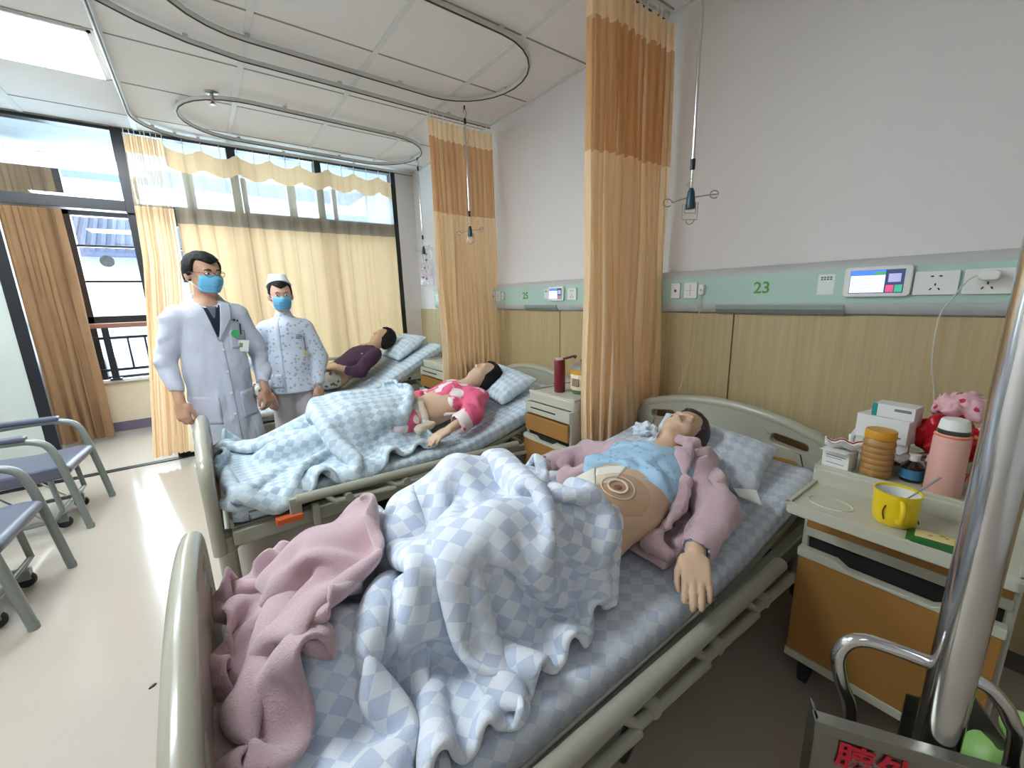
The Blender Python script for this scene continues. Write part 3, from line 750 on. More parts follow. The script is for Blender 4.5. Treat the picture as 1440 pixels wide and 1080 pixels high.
# ================================================================ BEDSIDE CABINETS
m_cab = mat('cabinet plastic', (188, 186, 168), .35, var=.02)
m_door = mat('cabinet wood', (158, 112, 56), .42, var=.05, scale=4)
m_dark = mat('cabinet inside', (40, 38, 36), .8)
def cabinet(label, x, y, shelf, depth=.46, w=.47, open_=.035):
    """x = front face, y = left (far) edge; runs toward -y"""
    t = thing('bedside_cabinet', label, 'cabinet', (x+depth/2, y-w/2, 0)); bpy.context.view_layer.update()
    y0, y1 = y-w, y; bm = new_bm()
    box2(bm, (x+.01, y0, .12), (x+depth, y0+.02, .78)); box2(bm, (x+.01, y1-.02, .12), (x+depth, y1, .78)); box2(bm, (x+depth-.015, y0, .12), (x+depth, y1, .78))
    box2(bm, (x-.01, y0-.003, .115), (x+depth, y1+.003, .15)); part('body', bm, m_cab, t, bevel=.006)
    bm = new_bm(); box2(bm, (x+.02, y0+.02, .15), (x+depth-.02, y1-.02, .60)); part('inner_shelf', bm, m_dark, t)
    bm = new_bm(); prism(bm, rrect(x+.03, x+depth+.01, y0-.005, y1+.005, .03), 'z', .775, .835); tp = part('top', bm, m_cab, t, bevel=.008)
    bm = new_bm()
    for a, b in (((x+.035, y0), (x+.05, y1)), ((x+.035, y0), (x+depth, y0+.014)), ((x+.035, y1-.014), (x+depth, y1)), ((x+depth-.01, y0), (x+depth+.004, y1))): box2(bm, (a[0], a[1], .83), (b[0], b[1], .845))
    part('lip', bm, m_cab, t, bevel=.004)
    if shelf:
        bm = new_bm(); prism(bm, rrect(x-shelf, x+.20, y0+.004, y1-.004, .02), 'z', .755, .785); sh = part('pull_out_shelf', bm, m_cab, t, bevel=.004)
        bm = new_bm()
        for a, b in (((x-shelf, y0+.004), (x-shelf+.012, y1-.004)), ((x-shelf, y0+.004), (x+.04, y0+.016)), ((x-shelf, y1-.016), (x+.04, y1-.004))): box2(bm, (a[0], a[1], .78), (b[0], b[1], .792))
        tube(bm, [(x-shelf+.095+.04*math.cos(a), y1-.09+.055*math.sin(a), .785) for a in [2*PI*k/20 for k in range(20)]], .0035, seg=6, closed=True)
        part('shelf_lip', bm, m_cab, t, bevel=.003)
    else:
        bm = new_bm(); box2(bm, (x, y0+.004, .71), (x+.03, y1-.004, .775)); part('slot_panel', bm, m_cab, t, bevel=.004)
        bm = new_bm(); box2(bm, (x-.002, y0+.12, .742), (x+.01, y1-.06, .750)); part('slot', bm, m_dark, t)
    bm = new_bm(); box2(bm, (x-.005, y0+.012, .635), (x+.03, y1-.012, .70)); dr = part('drawer', bm, m_door, t, bevel=.003)
    if not shelf:
        bm = new_bm(); box2(bm, (x-.008, y0+.01, .60), (x+.03, y1-.01, .70)); part('drawer_face', bm, m_door, t, bevel=.003)
    bm = new_bm(); box2(bm, (x, y0+.008, .600), (x+.04, y1-.008, .634)); part('divider', bm, m_cab, t, bevel=.003)
    # large drawer, pulled out a little, light edging and a finger notch
    o_ = open_; bm = new_bm(); box2(bm, (x-o_-.012, y0+.012, .18), (x-o_+.012, y1-.012, .545)); part('door', bm, m_door, t, bevel=.002)
    z = .575; bm = new_bm()
    prism(bm, [(y0+.008, .545), (y1-.008, .545), (y1-.008, z), (y1-.11, z), (y1-.14, z-.018), (y0+.14, z-.018), (y0+.11, z), (y0+.008, z)], 'x', x-o_-.016, x-o_+.016)
    part('door_edge', bm, m_cab, t, bevel=.003); bm = new_bm(); box2(bm, (x-o_-.016, y0+.008, .152), (x-o_+.016, y1-.008, .182)); part('kick_edge', bm, m_cab, t, bevel=.003)
    for cx in (x+.05, x+depth-.05):
        for cy in (y0+.05, y1-.05):
            bm = new_bm(); lathe(bm, [(.03, -.012), (.03, .012)], c=(cx, cy, .031), seg=16, axis=Matrix.Rotation(PI/2, 3, 'X')); box2(bm, (cx-.02, cy-.018, .03), (cx+.02, cy+.018, .118)); part('caster', bm, m_rub, t)
    return t
cabinet('bedside cabinet with its shelf pulled out under the yellow cup, right of the nearest bed', 1.53, .425, .20, depth=.50)
cabinet('bedside cabinet with brown drawers under the white rice cooker, beside the middle bed', 1.545, 1.955, 0, open_=.01, w=.40)
cabinet('bedside cabinet mostly hidden behind the bunched curtain, beside the farthest bed', 1.62, 3.68, 0, open_=.01)

# ================================================================ HEAD WALL UNIT
t = thing('wall_service_rail', 'long pale green medical rail mounted on the wall above the three beds', 'wall rail', (X1-.04, 1.4, 1.42)); bpy.context.view_layer.update()
xr = X1-.055
bm = new_bm(); prism(bm, [(X1, 1.315), (xr+.02, 1.308), (xr+.004, 1.325), (xr, 1.345), (xr, 1.50), (xr+.012, 1.515), (xr+.028, 1.53), (X1, 1.532)], 'y', YB, 4.42); part('housing', bm, m_lav, t)
bm = new_bm(); box2(bm, (xr-.003, YB, 1.352), (xr+.004, 4.42, 1.492)); part('green_fascia', bm, m_green, t)
for y0, y1 in ((.565, 1.115), (2.345, 2.74), (3.74, 4.1)):
    bm = new_bm(); prism(bm, [(xr-.004, 1.345), (xr-.004, 1.325), (xr+.016, 1.303), (xr+.03, 1.303), (xr+.02, 1.345)], 'y', y0, y1); part('lamp_cover', bm, mat('lamp cover grey', (140, 150, 144), .4), t)
m_grn = mat('number green', (74, 158, 62), .5)
RX = (PI/2, 0, -PI/2)
for txt, y, z in (('23', .895, 1.425), ('25', 2.72, 1.42)):
    local(text_mesh('bed_number', txt, .075, m_grn, (xr-.004, y, z), RX, weight=.0012), t)
def plate(y, w, h=.086, z=1.425, kind='socket', nm='socket'):
    bm = new_bm(); prism(bm, rrect(y-w/2, y+w/2, z-h/2, z+h/2, .004, 3), 'x', xr-.014, xr-.002); p = part(nm, bm, m_wht, t, bevel=.002)
    bm = new_bm(); xf = xr-.0146
    def sl(dy, dz, w_, h_, r=0): box(bm, (xf, y+dy, z+dz), (.0016, w_, h_), rot=Matrix.Rotation(r, 3, 'X') if r else None)
    if kind == 'socket':
        for s in (-1, 1): sl(s*.011, .024, .008, .005); sl(s*.011, -.022, .004, .009, s*.6)
        sl(0, -.006, .004, .009)
    elif kind == 'data': sl(0, 0, .012, .014)
    else: sl(0, 0, .054, .0012); sl(0, .0, .0012, .06)
    q = finish('slot', bm, m_blk if kind != 'switch' else mat('seam grey', (150, 150, 146), .5)); q.parent = t; q.matrix_parent_inverse = t.matrix_basis.inverted()
    bpy.context.view_layer.update(); mw = q.matrix_world.copy(); q.parent = p; q.matrix_parent_inverse = p.matrix_world.inverted()
plate(.300, .118); plate(.172, .118); plate(1.255, .075, kind='switch', nm='switch'); plate(1.345, .055, kind='data', nm='data_socket')
plate(3.10, .075, kind='switch', nm='switch'); plate(3.185, .055, kind='data', nm='data_socket'); plate(2.17, .09); plate(4.30, .08, kind='switch', nm='switch'); plate(4.2, .07)
# blank stickers where the codes are
def sticker(y, z, w, h, label, rows):
    o_ = thing('notice_sticker', label, 'sticker', (xr-.004, y, z)); bpy.context.view_layer.update()
    bm = new_bm(); box2(bm, (xr-.0048, y-w/2, z-h/2), (xr-.0034, y+w/2, z+h/2)); local(finish('paper', bm, mat('sticker paper', (228, 232, 226), .5), smooth=False), o_)
    bm = new_bm()
    for r in range(2):
        for c in range(4): box2(bm, (xr-.0056, y-w*.33+c*w*.18, z+h*.22+r*h*.1), (xr-.0046, y-w*.33+c*w*.18+w*.12, z+h*.22+r*h*.1+h*.07))
    local(finish('print', bm, mat('print grey', (92, 98, 96), .6), smooth=False), o_)
sticker(.638, 1.432, .060, .085, 'small white sticker with tiny print on the green rail right of the number 23', 2)
sticker(2.46, 1.43, .045, .07, 'small white sticker with tiny print on the rail right of the number 25', 2)
def terminal(y, z, w, h, label):
    o_ = thing('call_terminal', label, 'touch screen', (xr-.01, y, z)); bpy.context.view_layer.update()
    bm = new_bm(); prism(bm, rrect(y-w/2, y+w/2, z-h/2, z+h/2, .014, 5), 'x', xr-.022, xr-.004); local(finish('case', bm, m_wht, bevel=.004), o_)
    f = xr-.0232; W = w*.80; H = h*.76; a = y+W/2; zb = z-H/2
    def em(n, rgb, s=1.1): return mat(n, rgb, .3, emit=rgb, estr=s)
    def rect(nm, u0, u1, v0, v1, m, k=0):
        bm = new_bm(); box2(bm, (f-.0006*k, a-u0*W, zb+v0*H), (f+.001, a-u1*W, zb+v1*H)); return local(finish(nm, bm, m, smooth=False), o_)
    rect('screen', 0, 1, 0, 1, em('screen navy', (48, 60, 96), .5)); rect('list_area', .01, .66, .03, .78, em('screen pale', (196, 208, 250), .8), 1); rect('title_bar', .01, .66, .80, .99, em('screen blue', (60, 110, 220), .8), 1)
    rect('status_bar', .46, .66, .80, .92, em('screen green', (70, 150, 90), .6), 2); rect('picture', .72, .94, .46, .82, em('screen lilac', (150, 150, 190), .6), 1)
    rect('red_key', .69, .83, .04, .34, em('screen red', (190, 70, 110), .7), 1); rect('green_key', .85, .98, .04, .34, em('screen teal', (50, 150, 120), .7), 1)
    for k in range(5): rect('text_line', .03, .40+.05*(k % 3), .10+.135*k, .115+.135*k, em('screen line', (150, 160, 210), .6), 2)
terminal(.468, 1.437, .208, .118, 'white bedside call screen with a blue and lilac display right of the number 23')
terminal(2.335, 1.43, .17, .105, 'small white call screen with a lilac display right of the number 25')
# call buttons and cords
def call_cord(y, label, end):
    o_ = thing('call_button', label, 'call button', (xr-.01, y, 1.42)); bpy.context.view_layer.update()
    bm = new_bm(); prism(bm, rrect(y-.014, y+.014, 1.40, 1.455, .009, 4), 'x', xr-.022, xr-.003); local(finish('holder', bm, m_wht, bevel=.002), o_)
    bm = new_bm(); lathe(bm, [(.001, 0), (.006, .001), (.006, .004), (.001, .005)], c=(xr-.027, y, 1.425), seg=12, axis=Matrix.Rotation(PI/2, 3, 'Y')); local(finish('button', bm, m_lav), o_)
    bm = new_bm(); tube(bm, smooth_path([(xr-.012, y, 1.40)]+end, 8), .0028, seg=6); local(finish('cord', bm, mat('cord cream', (206, 188, 148), .5)), o_)
call_cord(1.190, 'small white call button with a long cream cord hanging behind the nearest bed', [(xr-.02, 1.195, 1.30), (xr-.03, 1.21, 1.1), (xr-.04, 1.245, .95), (xr-.06, 1.26, .86)])
call_cord(3.02, 'small white call button with a looped cord beside the number 25', [(xr-.03, 3.0, 1.36), (xr-.04, 2.995, 1.25), (xr-.03, 3.01, 1.14), (xr-.03, 3.03, 1.22), (xr-.02, 3.02, 1.36)])
t = thing('phone_charger', 'white phone charger plugged into the right-hand wall socket, its cord trailing down', 'charger', (xr-.03, .165, 1.44)); bpy.context.view_layer.update()
bm = new_bm(); prism(bm, rrect(.145, .195, 1.428, 1.462, .012, 4), 'x', xr-.062, xr-.0155); part('plug', bm, m_wht, t, bevel=.005)
bm = new_bm(); tube(bm, smooth_path([(xr-.05, .195, 1.445), (xr-.06, .215, 1.43), (xr-.05, .245, 1.37), (xr-.03, .272, 1.30), (xr-.03, .270, 1.15), (X1-.035, .255, 1.02), (X1-.05, .24, .93)], 8), .0022, seg=6); part('cord', bm, mat('cord white', (214, 212, 204), .5), t)

# ================================================================ DRIP HANGERS
m_teal = mat('teal plastic', (14, 66, 74), .35)
def drip_hanger(x, y, zb, label, ang=0.3, bag=False):
    t = thing('drip_hanger', label, 'drip hanger', (x, y, zb)); bpy.context.view_layer.update()
    tuber_ = lambda nm, pts, r, m, **k: part(nm, (lambda b: (tube(b, pts, r, **k), b)[1])(new_bm()), m, t)
    tuber_('pole', [(x, y, zb+.12), (x, y, 2.74)], .0065, m_chrome, seg=12)
    tuber_('collar', [(x, y, zb+.105), (x, y, zb+.145)], .0095, m_blk, seg=12)
    tuber_('inner_rod', [(x, y, zb), (x, y, zb+.11)], .0042, m_chrome, seg=10)
    tuber_('collar', [(x, y, 2.70), (x, y, 2.74)], .009, m_blk, seg=12)
    tuber_('hook', [(x, y, 2.74), (x+.012, y, 2.765), (x+.012, y, 2.79), (x, y, 2.80), (x-.012, y, 2.79), (x-.008, y, 2.775)], .003, m_steel, seg=6)
    tuber_('runner', [(x, y, 2.80), (x, y, 2.826)], .006, m_blk, seg=8)
    bm = new_bm(); lathe(bm, [(.008, .035), (.014, .02), (.019, -.03), (.019, -.045), (.003, -.046)], c=(x, y, zb), seg=16); part('clip', bm, m_teal, t)
    c, s = math.cos(ang), math.sin(ang)
    for sg in (-1, 1):
        e = .075; p = (x+sg*c*e, y+sg*s*e, zb-.005+.012*sg)
        ring = [(p[0]+sg*c*.017+c*.017*math.cos(a), p[1]+sg*s*.017+s*.017*math.cos(a), p[2]+.015*math.sin(a)) for a in [PI/2*0+2*PI*k/16 for k in range(15)]]
        tuber_('ring_hook', [(x+sg*c*.015, y+sg*s*.015, zb)]+[p]+ring, .0022, m_steel, seg=6)
        w = .028
    for dz, w, d in ((-.06, .022, .0), (-.085, .03, .006)):
        tuber_('wire_frame', [(x-c*w, y-s*w, zb-.025), (x-c*w, y-s*w, zb+dz), (x+c*w, y+s*w, zb+dz-.003), (x+c*w, y+s*w, zb-.02)], .002, m_steel, seg=6)
    tuber_('wire_hook', [(x-c*.015, y-s*.015, zb-.088), (x-c*.01, y-s*.01, zb-.102), (x, y, zb-.106), (x+c*.012, y+s*.012, zb-.10), (x+c*.02, y+s*.02, zb-.088)], .002, m_steel, seg=6)
    tuber_('wire_hook', [(x-c*.008, y-s*.008, zb+.03), (x-c*.01, y-s*.01, zb+.06), (x-c*.018, y-s*.018, zb+.045)], .0022, m_steel, seg=6)
drip_hanger(1.69, 1.00, 1.80, 'steel drip hanger with a teal clip hanging above the nearest bed', -.75)
drip_hanger(1.80, 2.93, 1.94, 'steel drip hanger with a teal clip in front of the bunched curtain', -.7)
drip_hanger(1.98, 4.18, 1.93, 'steel drip hanger above the farthest bed, beside the window frame', -.7)
t = thing('net_bag', 'crumpled clear plastic bag with pinkish print hanging beside the farthest hanger', 'bag', (2.05, 4.45, 1.9)); bpy.context.view_layer.update()
bm = new_bm(); rs = random.Random(4)
for k in range(9):
    c0 = Vector((2.10+rs.uniform(-.02, .02), 4.40+rs.uniform(-.10, .12), 1.80+rs.uniform(-.14, .10))); r0 = rs.uniform(.03, .07)
    tube(bm, [c0+Vector((rs.uniform(-.004, .004), math.cos(a)*r0, math.sin(a)*r0*1.2+rs.uniform(-.008, .008))) for a in [2*PI*q/14 for q in range(14)]], .0022, seg=5, closed=True)
part('tangled_tubing', bm, mat('pink tubing', (214, 188, 196), .4), t)
bm = new_bm(); 
for k, (dy, dz) in enumerate(((-.06, .02), (.0, -.06), (.05, -.16), (-.03, -.18), (-.07, .08))): box(bm, (2.08, 4.40+dy, 1.82+dz), (.012, .018, .02))
part('clamps', bm, mat('clamp plum', (112, 92, 108), .5), t)
V = []; F = []; n = 12
for i in range(n+1):
    for j in range(n+1):
        u, v = i/n*2-1, j/n*2-1; V.append((2.11+.02*vnoise(np.array([[u*3, v*3, 0]]), 1, 5)[0], 4.40+u*.14*(1-.25*v), 1.78+v*.22))
for i in range(n):
    for j in range(n): a = i*(n+1)+j; F.append([a, a+n+1, a+n+2, a+1])
o = npmesh('clear_sheet', V, F, glass_mat('clear film', (236, 232, 236), .1, .25, (232, 222, 228))); local(o, t)
tuberb = new_bm(); tube(tuberb, [(1.98, 4.18, 1.845), (2.04, 4.3, 1.93), (2.11, 4.40, 2.0)], .002, seg=5); part('string', tuberb, m_wht, t)

# ================================================================ CHAIRS
m_cf = mat('chair tube', (126, 132, 126), .35, coat=.2); m_cs = mat('chair vinyl', (94, 98, 114), .38, bump=.05, bscale=200)
def chair():
    t = thing('folding_armchair', 'grey vinyl armchair with pale tubular arms by the balcony, farther of the two', 'chair', (0, 0, 0))
    for s in (-1, 1):     # front faces +x ; x 0 = front foot
        y = s*.27
        tuber(t, 'arm_frame', smooth_path([(.02, y, 0.01), (-.015, y, .30), (-.055, y, .55), (-.12, y, .625), (-.25, y, .64), (-.50, y, .63)], 5), .0205, m_cf, seg=12)
        bm = new_bm(); box2(bm, (-.52, y-.030, .645), (-.15, y+.030, .675)); finish('armrest', bm, m_cs, t, bevel=.011)
        bm = new_bm(); lathe(bm, [(.021, 0), (.021, .03), (.018, .035)], c=(.02, y, 0), seg=14); finish('foot_cap', bm, m_cf, t)
        tuber(t, 'back_leg', [(-.12, s*.22, .36), (-.10, s*.22, .14), (-.14, s*.22, .08), (-.55, s*.22, .065)], .015, m_cf)
        tuber(t, 'back_upright', [(-.50, y, .63), (-.52, s*.25, .40), (-.60, s*.25, .07)], .016, m_cf)
        tuber(t, 'scissor_strut', [(-.20, s*.20, .10), (-.42, s*.20, .36)], .007, m_chrome, seg=8)
        bm = new_bm(); lathe(bm, [(.01, -.016), (.036, -.014), (.04, 0), (.036, .014), (.01, .016)], c=(-.12, s*.17, .041), seg=18, axis=Matrix.Rotation(PI/2, 3, 'X')); w_ = finish('wheel', bm, m_rub, t)
        bm = new_bm(); box2(bm, (-.145, s*.17-.02, .045), (-.095, s*.17+.02, .10)); finish('wheel_fork', bm, m_cf, w_, bevel=.004)
    tuber(t, 'front_bar', [(-.10, -.22, .14), (-.10, .22, .14)], .012, m_cf); tuber(t, 'back_bar', [(-.55, -.24, .065), (-.55, .24, .065)], .013, m_cf); tuber(t, 'back_bar', [(-.52, -.25, .40), (-.52, .25, .40)], .013, m_cf)
    bm = new_bm(); prism(bm, [(-.56, .36), (-.56, .43), (-.30, .425), (-.08, .445), (-.02, .44), (.0, .41), (-.04, .36), (-.2, .345)], 'y', -.245, .245); finish('seat', bm, m_cs, t, bevel=.018, seg=3)
    bm = new_bm(); prism(bm, [(-.55, .42), (-.49, .42), (-.60, .95), (-.64, .97), (-.67, .95)], 'y', -.235, .235); finish('backrest', bm, m_cs, t, bevel=.02, seg=3)
    return t
c0 = chair(); c0.location = (-.80, 3.93, 0); c0.rotation_euler = (0, 0, math.radians(-4))
c1 = copy_tree(c0); c1.location = (-.83, 2.87, 0); c1.rotation_euler = (0, 0, math.radians(-3)); c1['label'] = 'grey vinyl armchair with pale tubular arms at the left edge, nearer of the two'
for c in (c0, c1): c['group'] = 'armchairs along the left side'

# ================================================================ STEEL CART
t = thing('steel_cart', 'stainless cart with a thick upright pole, tube hoop and red lettering', 'cart', (1.1, .05, 0)); bpy.context.view_layer.update()
w_ = Vector((.51, -.86, 0)).normalized(); d_ = Vector((.86, .51, 0)).normalized(); o0 = Vector((.84, .17, 0))
def C_(w, d, z): return tuple(o0+w_*w+d_*d+Vector((0, 0, z)))
def cbox(bm, w0, w1, d0, d1, z0, z1):
    vs = [bm.verts.new(C_(a, b, c)) for a in (w0, w1) for b in (d0, d1) for c in (z0, z1)]
    for f in ((0, 1, 3, 2), (4, 6, 7, 5), (0, 4, 5, 1), (2, 3, 7, 6), (0, 2, 6, 4), (1, 5, 7, 3)): bm.faces.new([vs[i] for i in f])
m_st = mat('cart steel', (150, 148, 140), .38, metal=1, bump=.03, bscale=20)
bm = new_bm(); cbox(bm, 0, .36, 0, .004, .25, .575); cbox(bm, 0, .004, 0, .045, .25, .60); cbox(bm, .34, .344, 0, .24, .25, .55); cbox(bm, .24, .344, .236, .24, .25, .50); cbox(bm, .24, .344, 0, .24, .25, .256); part('bin', bm, m_st, t)
bm = new_bm(); cbox(bm, -.003, .363, -.006, .02, .572, .60); part('rim', bm, m_st, t, bevel=.002)
bm = new_bm(); cbox(bm, .20, .22, .02, .22, .02, .26); part('stand', bm, m_st, t, bevel=.002); bm = new_bm(); cbox(bm, .31, .33, .02, .22, .02, .26); part('stand', bm, m_st, t, bevel=.002)
for a, b in ((.21, .03), (.21, .21), (.32, .03), (.32, .21)):
    bm = new_bm(); q = C_(a, b, .025); lathe(bm, [(.024, -.01), (.024, .01)], c=q, seg=14, axis=Matrix.Rotation(PI/2, 3, 'X')); part('caster', bm, m_rub, t)
bm = new_bm(); q = C_(.203, .053, .26); lathe(bm, [(.031, 0), (.031, 1.64)], c=q, seg=32); part('pole', bm, m_chrome, t)
bm = new_bm(); tube(bm, smooth_path([C_(*p) for p in ((.079, .07, .27), (.079, .07, .55), (.056, .07, .633), (.044, .07, .689), (.053, .07, .727), (.079, .07, .744), (.118, .07, .741), (.161, .07, .733), (.248, .07, .714), (.280, .07, .688), (.302, .07, .650), (.318, .07, .58), (.32, .07, .27))], 5), .0125, seg=14); part('hoop', bm, m_chrome, t)
m_red = mat('red paint', (196, 26, 48), .5)
ang = math.atan2(w_.y, w_.x)
local(text_mesh('red_lettering', '胰外', .062, m_red, C_(.098, -.004, .535), (PI/2, 0, ang), weight=.0012), t)
green = lambda P: union([('e', C_(.38, .13, .50), (.07, .05, .055), .01), ('e', C_(.40, .17, .54), (.05, .045, .035), .02), ('e', C_(.35, .16, .46), (.05, .05, .06), .02)], P)+folds(P, .007, (18, 18, 18), 3)
o = blob('green_bag', green, (1.0, -.30, .36), (1.30, .10, .62), .006, mat('green plastic film', (150, 196, 112), .4))
tag(o, 'crumpled pale green plastic bag in the steel cart at the bottom right', 'bag')
# ================================================================ DUVETS AND FABRIC HEAPS
def capsule_height(x, y, segs):
    h = np.full(x.shape, -9.)
    for a, b, ra, rb in segs:
        a = np.array(a); b = np.array(b); ba = (b-a)[:2]; L2 = max(ba@ba, 1e-6)
        t = np.clip(((x-a[0])*ba[0]+(y-a[1])*ba[1])/L2, 0, 1); r = ra+(rb-ra)*t
        d2 = (x-a[0]-ba[0]*t)**2+(y-a[1]-ba[1]*t)**2; z = a[2]+(b[2]-a[2])*t+np.sqrt(np.maximum(r*r-d2, 0)); z[d2 > r*r] = -9
        h = np.maximum(h, z)
    return h
def bed_height(B, piv, ang):
    def f(x, y):
        sx = x-(B[0]+.06); base = ZB+np.maximum(sx-piv, 0)*math.tan(ang)
        e = np.abs(y-B[1])-.44; base = base-np.clip(e/.03, 0, 1)*.06-np.maximum(e-.03, 0)*5
        return np.where(base < .2, .2, base)
    return f
def coons(nx, ny, near, far, foot, head):
    """boundary polylines -> grid in xy. near/far run in u, foot/head run in v"""
    def samp(pl, n):
        P = np.array(pl, float); d = np.r_[0, np.cumsum(np.linalg.norm(np.diff(P, axis=0), axis=1))]; t = np.linspace(0, d[-1], n)
        return np.stack([np.interp(t, d, P[:, k]) for k in range(2)], 1)
    n_, f_, o_, h_ = samp(near, nx), samp(far, nx), samp(foot, ny), samp(head, ny)
    u = np.linspace(0, 1, nx)[:, None, None]; v = np.linspace(0, 1, ny)[None, :, None]
    G = (1-v)*n_[:, None]+v*f_[:, None]+(1-u)*o_[None]+u*h_[None]-((1-u)*(1-v)*n_[0]+u*(1-v)*n_[-1]+(1-u)*v*f_[0]+u*v*f_[-1])
    return G
def heap(name, label, cat, m, nx, ny, s, near, far, foot, head, hfun, z0, seed, steps, freq=5., namp=.05, thick=.02, inset=2, pin_w=.2, zfun=None, smooth_it=1, crumple=0, **k):
    G = coons(nx, ny, near, far, foot, head); P = np.zeros((nx*ny, 3)); P[:, :2] = G.reshape(-1, 2)
    P[:, 2] = z0+namp*vnoise(np.stack([P[:, 0], P[:, 1], P[:, 0]*0], 1), freq, seed)+namp*.5*vnoise(np.stack([P[:, 0], P[:, 1], P[:, 0]*0], 1), freq*2.1, seed+1)
    if zfun is not None: P[:, 2] += zfun(P[:, 0], P[:, 1])
    idx = np.arange(nx*ny).reshape(nx, ny); bd = np.unique(np.r_[idx[0], idx[-1], idx[:, 0], idx[:, -1]])
    pins = (bd, P[bd, :2].copy())
    Q = cloth(nx, ny, s, P, hfun, steps=steps, pins=pins, pin_w=pin_w, seed=seed, **k)
    o = gridmesh(name, Q, nx, ny, s, m, thick=thick, smooth_it=smooth_it, crumple=crumple)
    return tag(o, label, cat) if label else o
m_duv = check_mat('duvet check', (232, 237, 244), (219, 226, 237), (198, 209, 228), size=.046, aspect=1.25)
m_duv2 = check_mat('duvet check aqua', (206, 217, 222), (191, 206, 214), (168, 187, 201), size=.044, aspect=1.25)
LEG1 = [((.90, .78, .70), (.52, .80, .81), .105, .078), ((.52, .80, .81), (.20, .84, .65), .075, .06), ((.90, .92, .70), (.58, 1.08, .84), .105, .078), ((.58, 1.08, .84), (.24, 1.12, .65), .075, .06), ((.86, .84, .70), (.84, .84, .70), .12, .12), ((.20, .84, .66), (.14, .84, .70), .06, .05), ((.24, 1.12, .66), (.18, 1.12, .70), .06, .05)]
h1 = bed_height(B1, 1.20, math.radians(8))
def hf1(x, y): return np.maximum(h1(x, y), capsule_height(x, y, LEG1))
duvet1 = heap('duvet', 'thick blue check duvet heaped over the knees of the patient in the nearest bed', 'duvet', m_duv, 104, 90, .0155,
    [(-.03, .50), (.2, .515), (.5, .555), (.78, .61)], [(.17, 1.42), (.45, 1.44), (.75, 1.43), (.98, 1.34)],
    [(-.03, .50), (-.035, .70), (.06, .84), (.16, .98), (.22, 1.16), (.17, 1.42)], [(.78, .61), (.88, .67), (.83, .76), (.77, .88), (.84, 1.10), (.96, 1.34)],
    hf1, .80, 5, 150, freq=6, namp=.07, thick=.02, pin_w=.5, bend=.2, zfun=lambda x, y: .09*np.exp(-((x-.55)**2+(y-1.0)**2)/.08))
LEG2 = [((1.0, 2.42, .68), (.6, 2.36, .71), .15, .13), ((.6, 2.38, .70), (.2, 2.42, .63), .08, .05), ((1.0, 2.58, .68), (.6, 2.58, .73), .15, .13), ((.6, 2.62, .74), (.2, 2.6, .63), .08, .05)]
h2 = bed_height(B2, 1.10, math.radians(14))
def hf2(x, y): return np.maximum(h2(x, y), capsule_height(x, y, LEG2))
duvet2 = heap('duvet', 'pale blue check duvet with folds over the legs of the patient in pink', 'duvet', m_duv2, 84, 74, .0168,
    [(-.03, 2.00), (.3, 2.0), (.6, 2.005), (.97, 2.06)], [(-.0, 2.92), (.4, 2.93), (.7, 2.93), (.93, 2.90)],
    [(-.03, 2.00), (-.02, 2.5), (-.0, 2.92)], [(.97, 2.06), (.96, 2.4), (.90, 2.6), (.93, 2.90)],
    hf2, .74, 9, 130, freq=4.5, namp=.05, thick=.022, zfun=lambda x, y: .08*np.exp(-((x-.45)**2+(y-2.6)**2)/.08))
def height_of(o, lo, hi, c=.02):
    n = (int((hi[0]-lo[0])/c)+1, int((hi[1]-lo[1])/c)+1); H = np.full(n, -9.); co = np.array([v.co[:] for v in o.data.vertices])
    i = ((co[:, :2]-np.array(lo))/c).round().astype(int); ok = (i >= 0).all(1) & (i[:, 0] < n[0]) & (i[:, 1] < n[1]); np.maximum.at(H, (i[ok, 0], i[ok, 1]), co[ok, 2])
    def f(x, y):
        a = np.clip(((x-lo[0])/c).round().astype(int), 0, n[0]-1); b = np.clip(((y-lo[1])/c).round().astype(int), 0, n[1]-1); return H[a, b]
    return f
dv1 = height_of(duvet1, (-.15, .4), (.6, 1.6))
m_fleece = mat('pink fleece', (200, 168, 174), .95, var=.06, scale=5, sheen=.6, bump=.5, bscale=260)
coat_heap = heap('fleece_robe', 'dusty pink fleece robe crumpled in a heap at the foot of the nearest bed', 'robe', m_fleece, 64, 60, .0145,
    [(-.05, .70), (.03, .72), (.12, .84)], [(-.045, 1.28), (.10, 1.32), (.20, 1.30)], [(-.05, .70), (-.06, 1.0), (-.045, 1.28)], [(.14, .84), (.27, .98), (.30, 1.15), (.22, 1.30)],
    lambda x, y: np.maximum(np.maximum(h1(x, y)+.02, dv1(x, y)+.012), ZB+.02+.05*np.exp(-((x-.10)**2/.012+(y-1.02)**2/.04))), .86, 14, 170, freq=9, namp=.05, bend=.45, thick=.014, smooth_it=4, crumple=.012, selfr=.019, pin_w=.25)
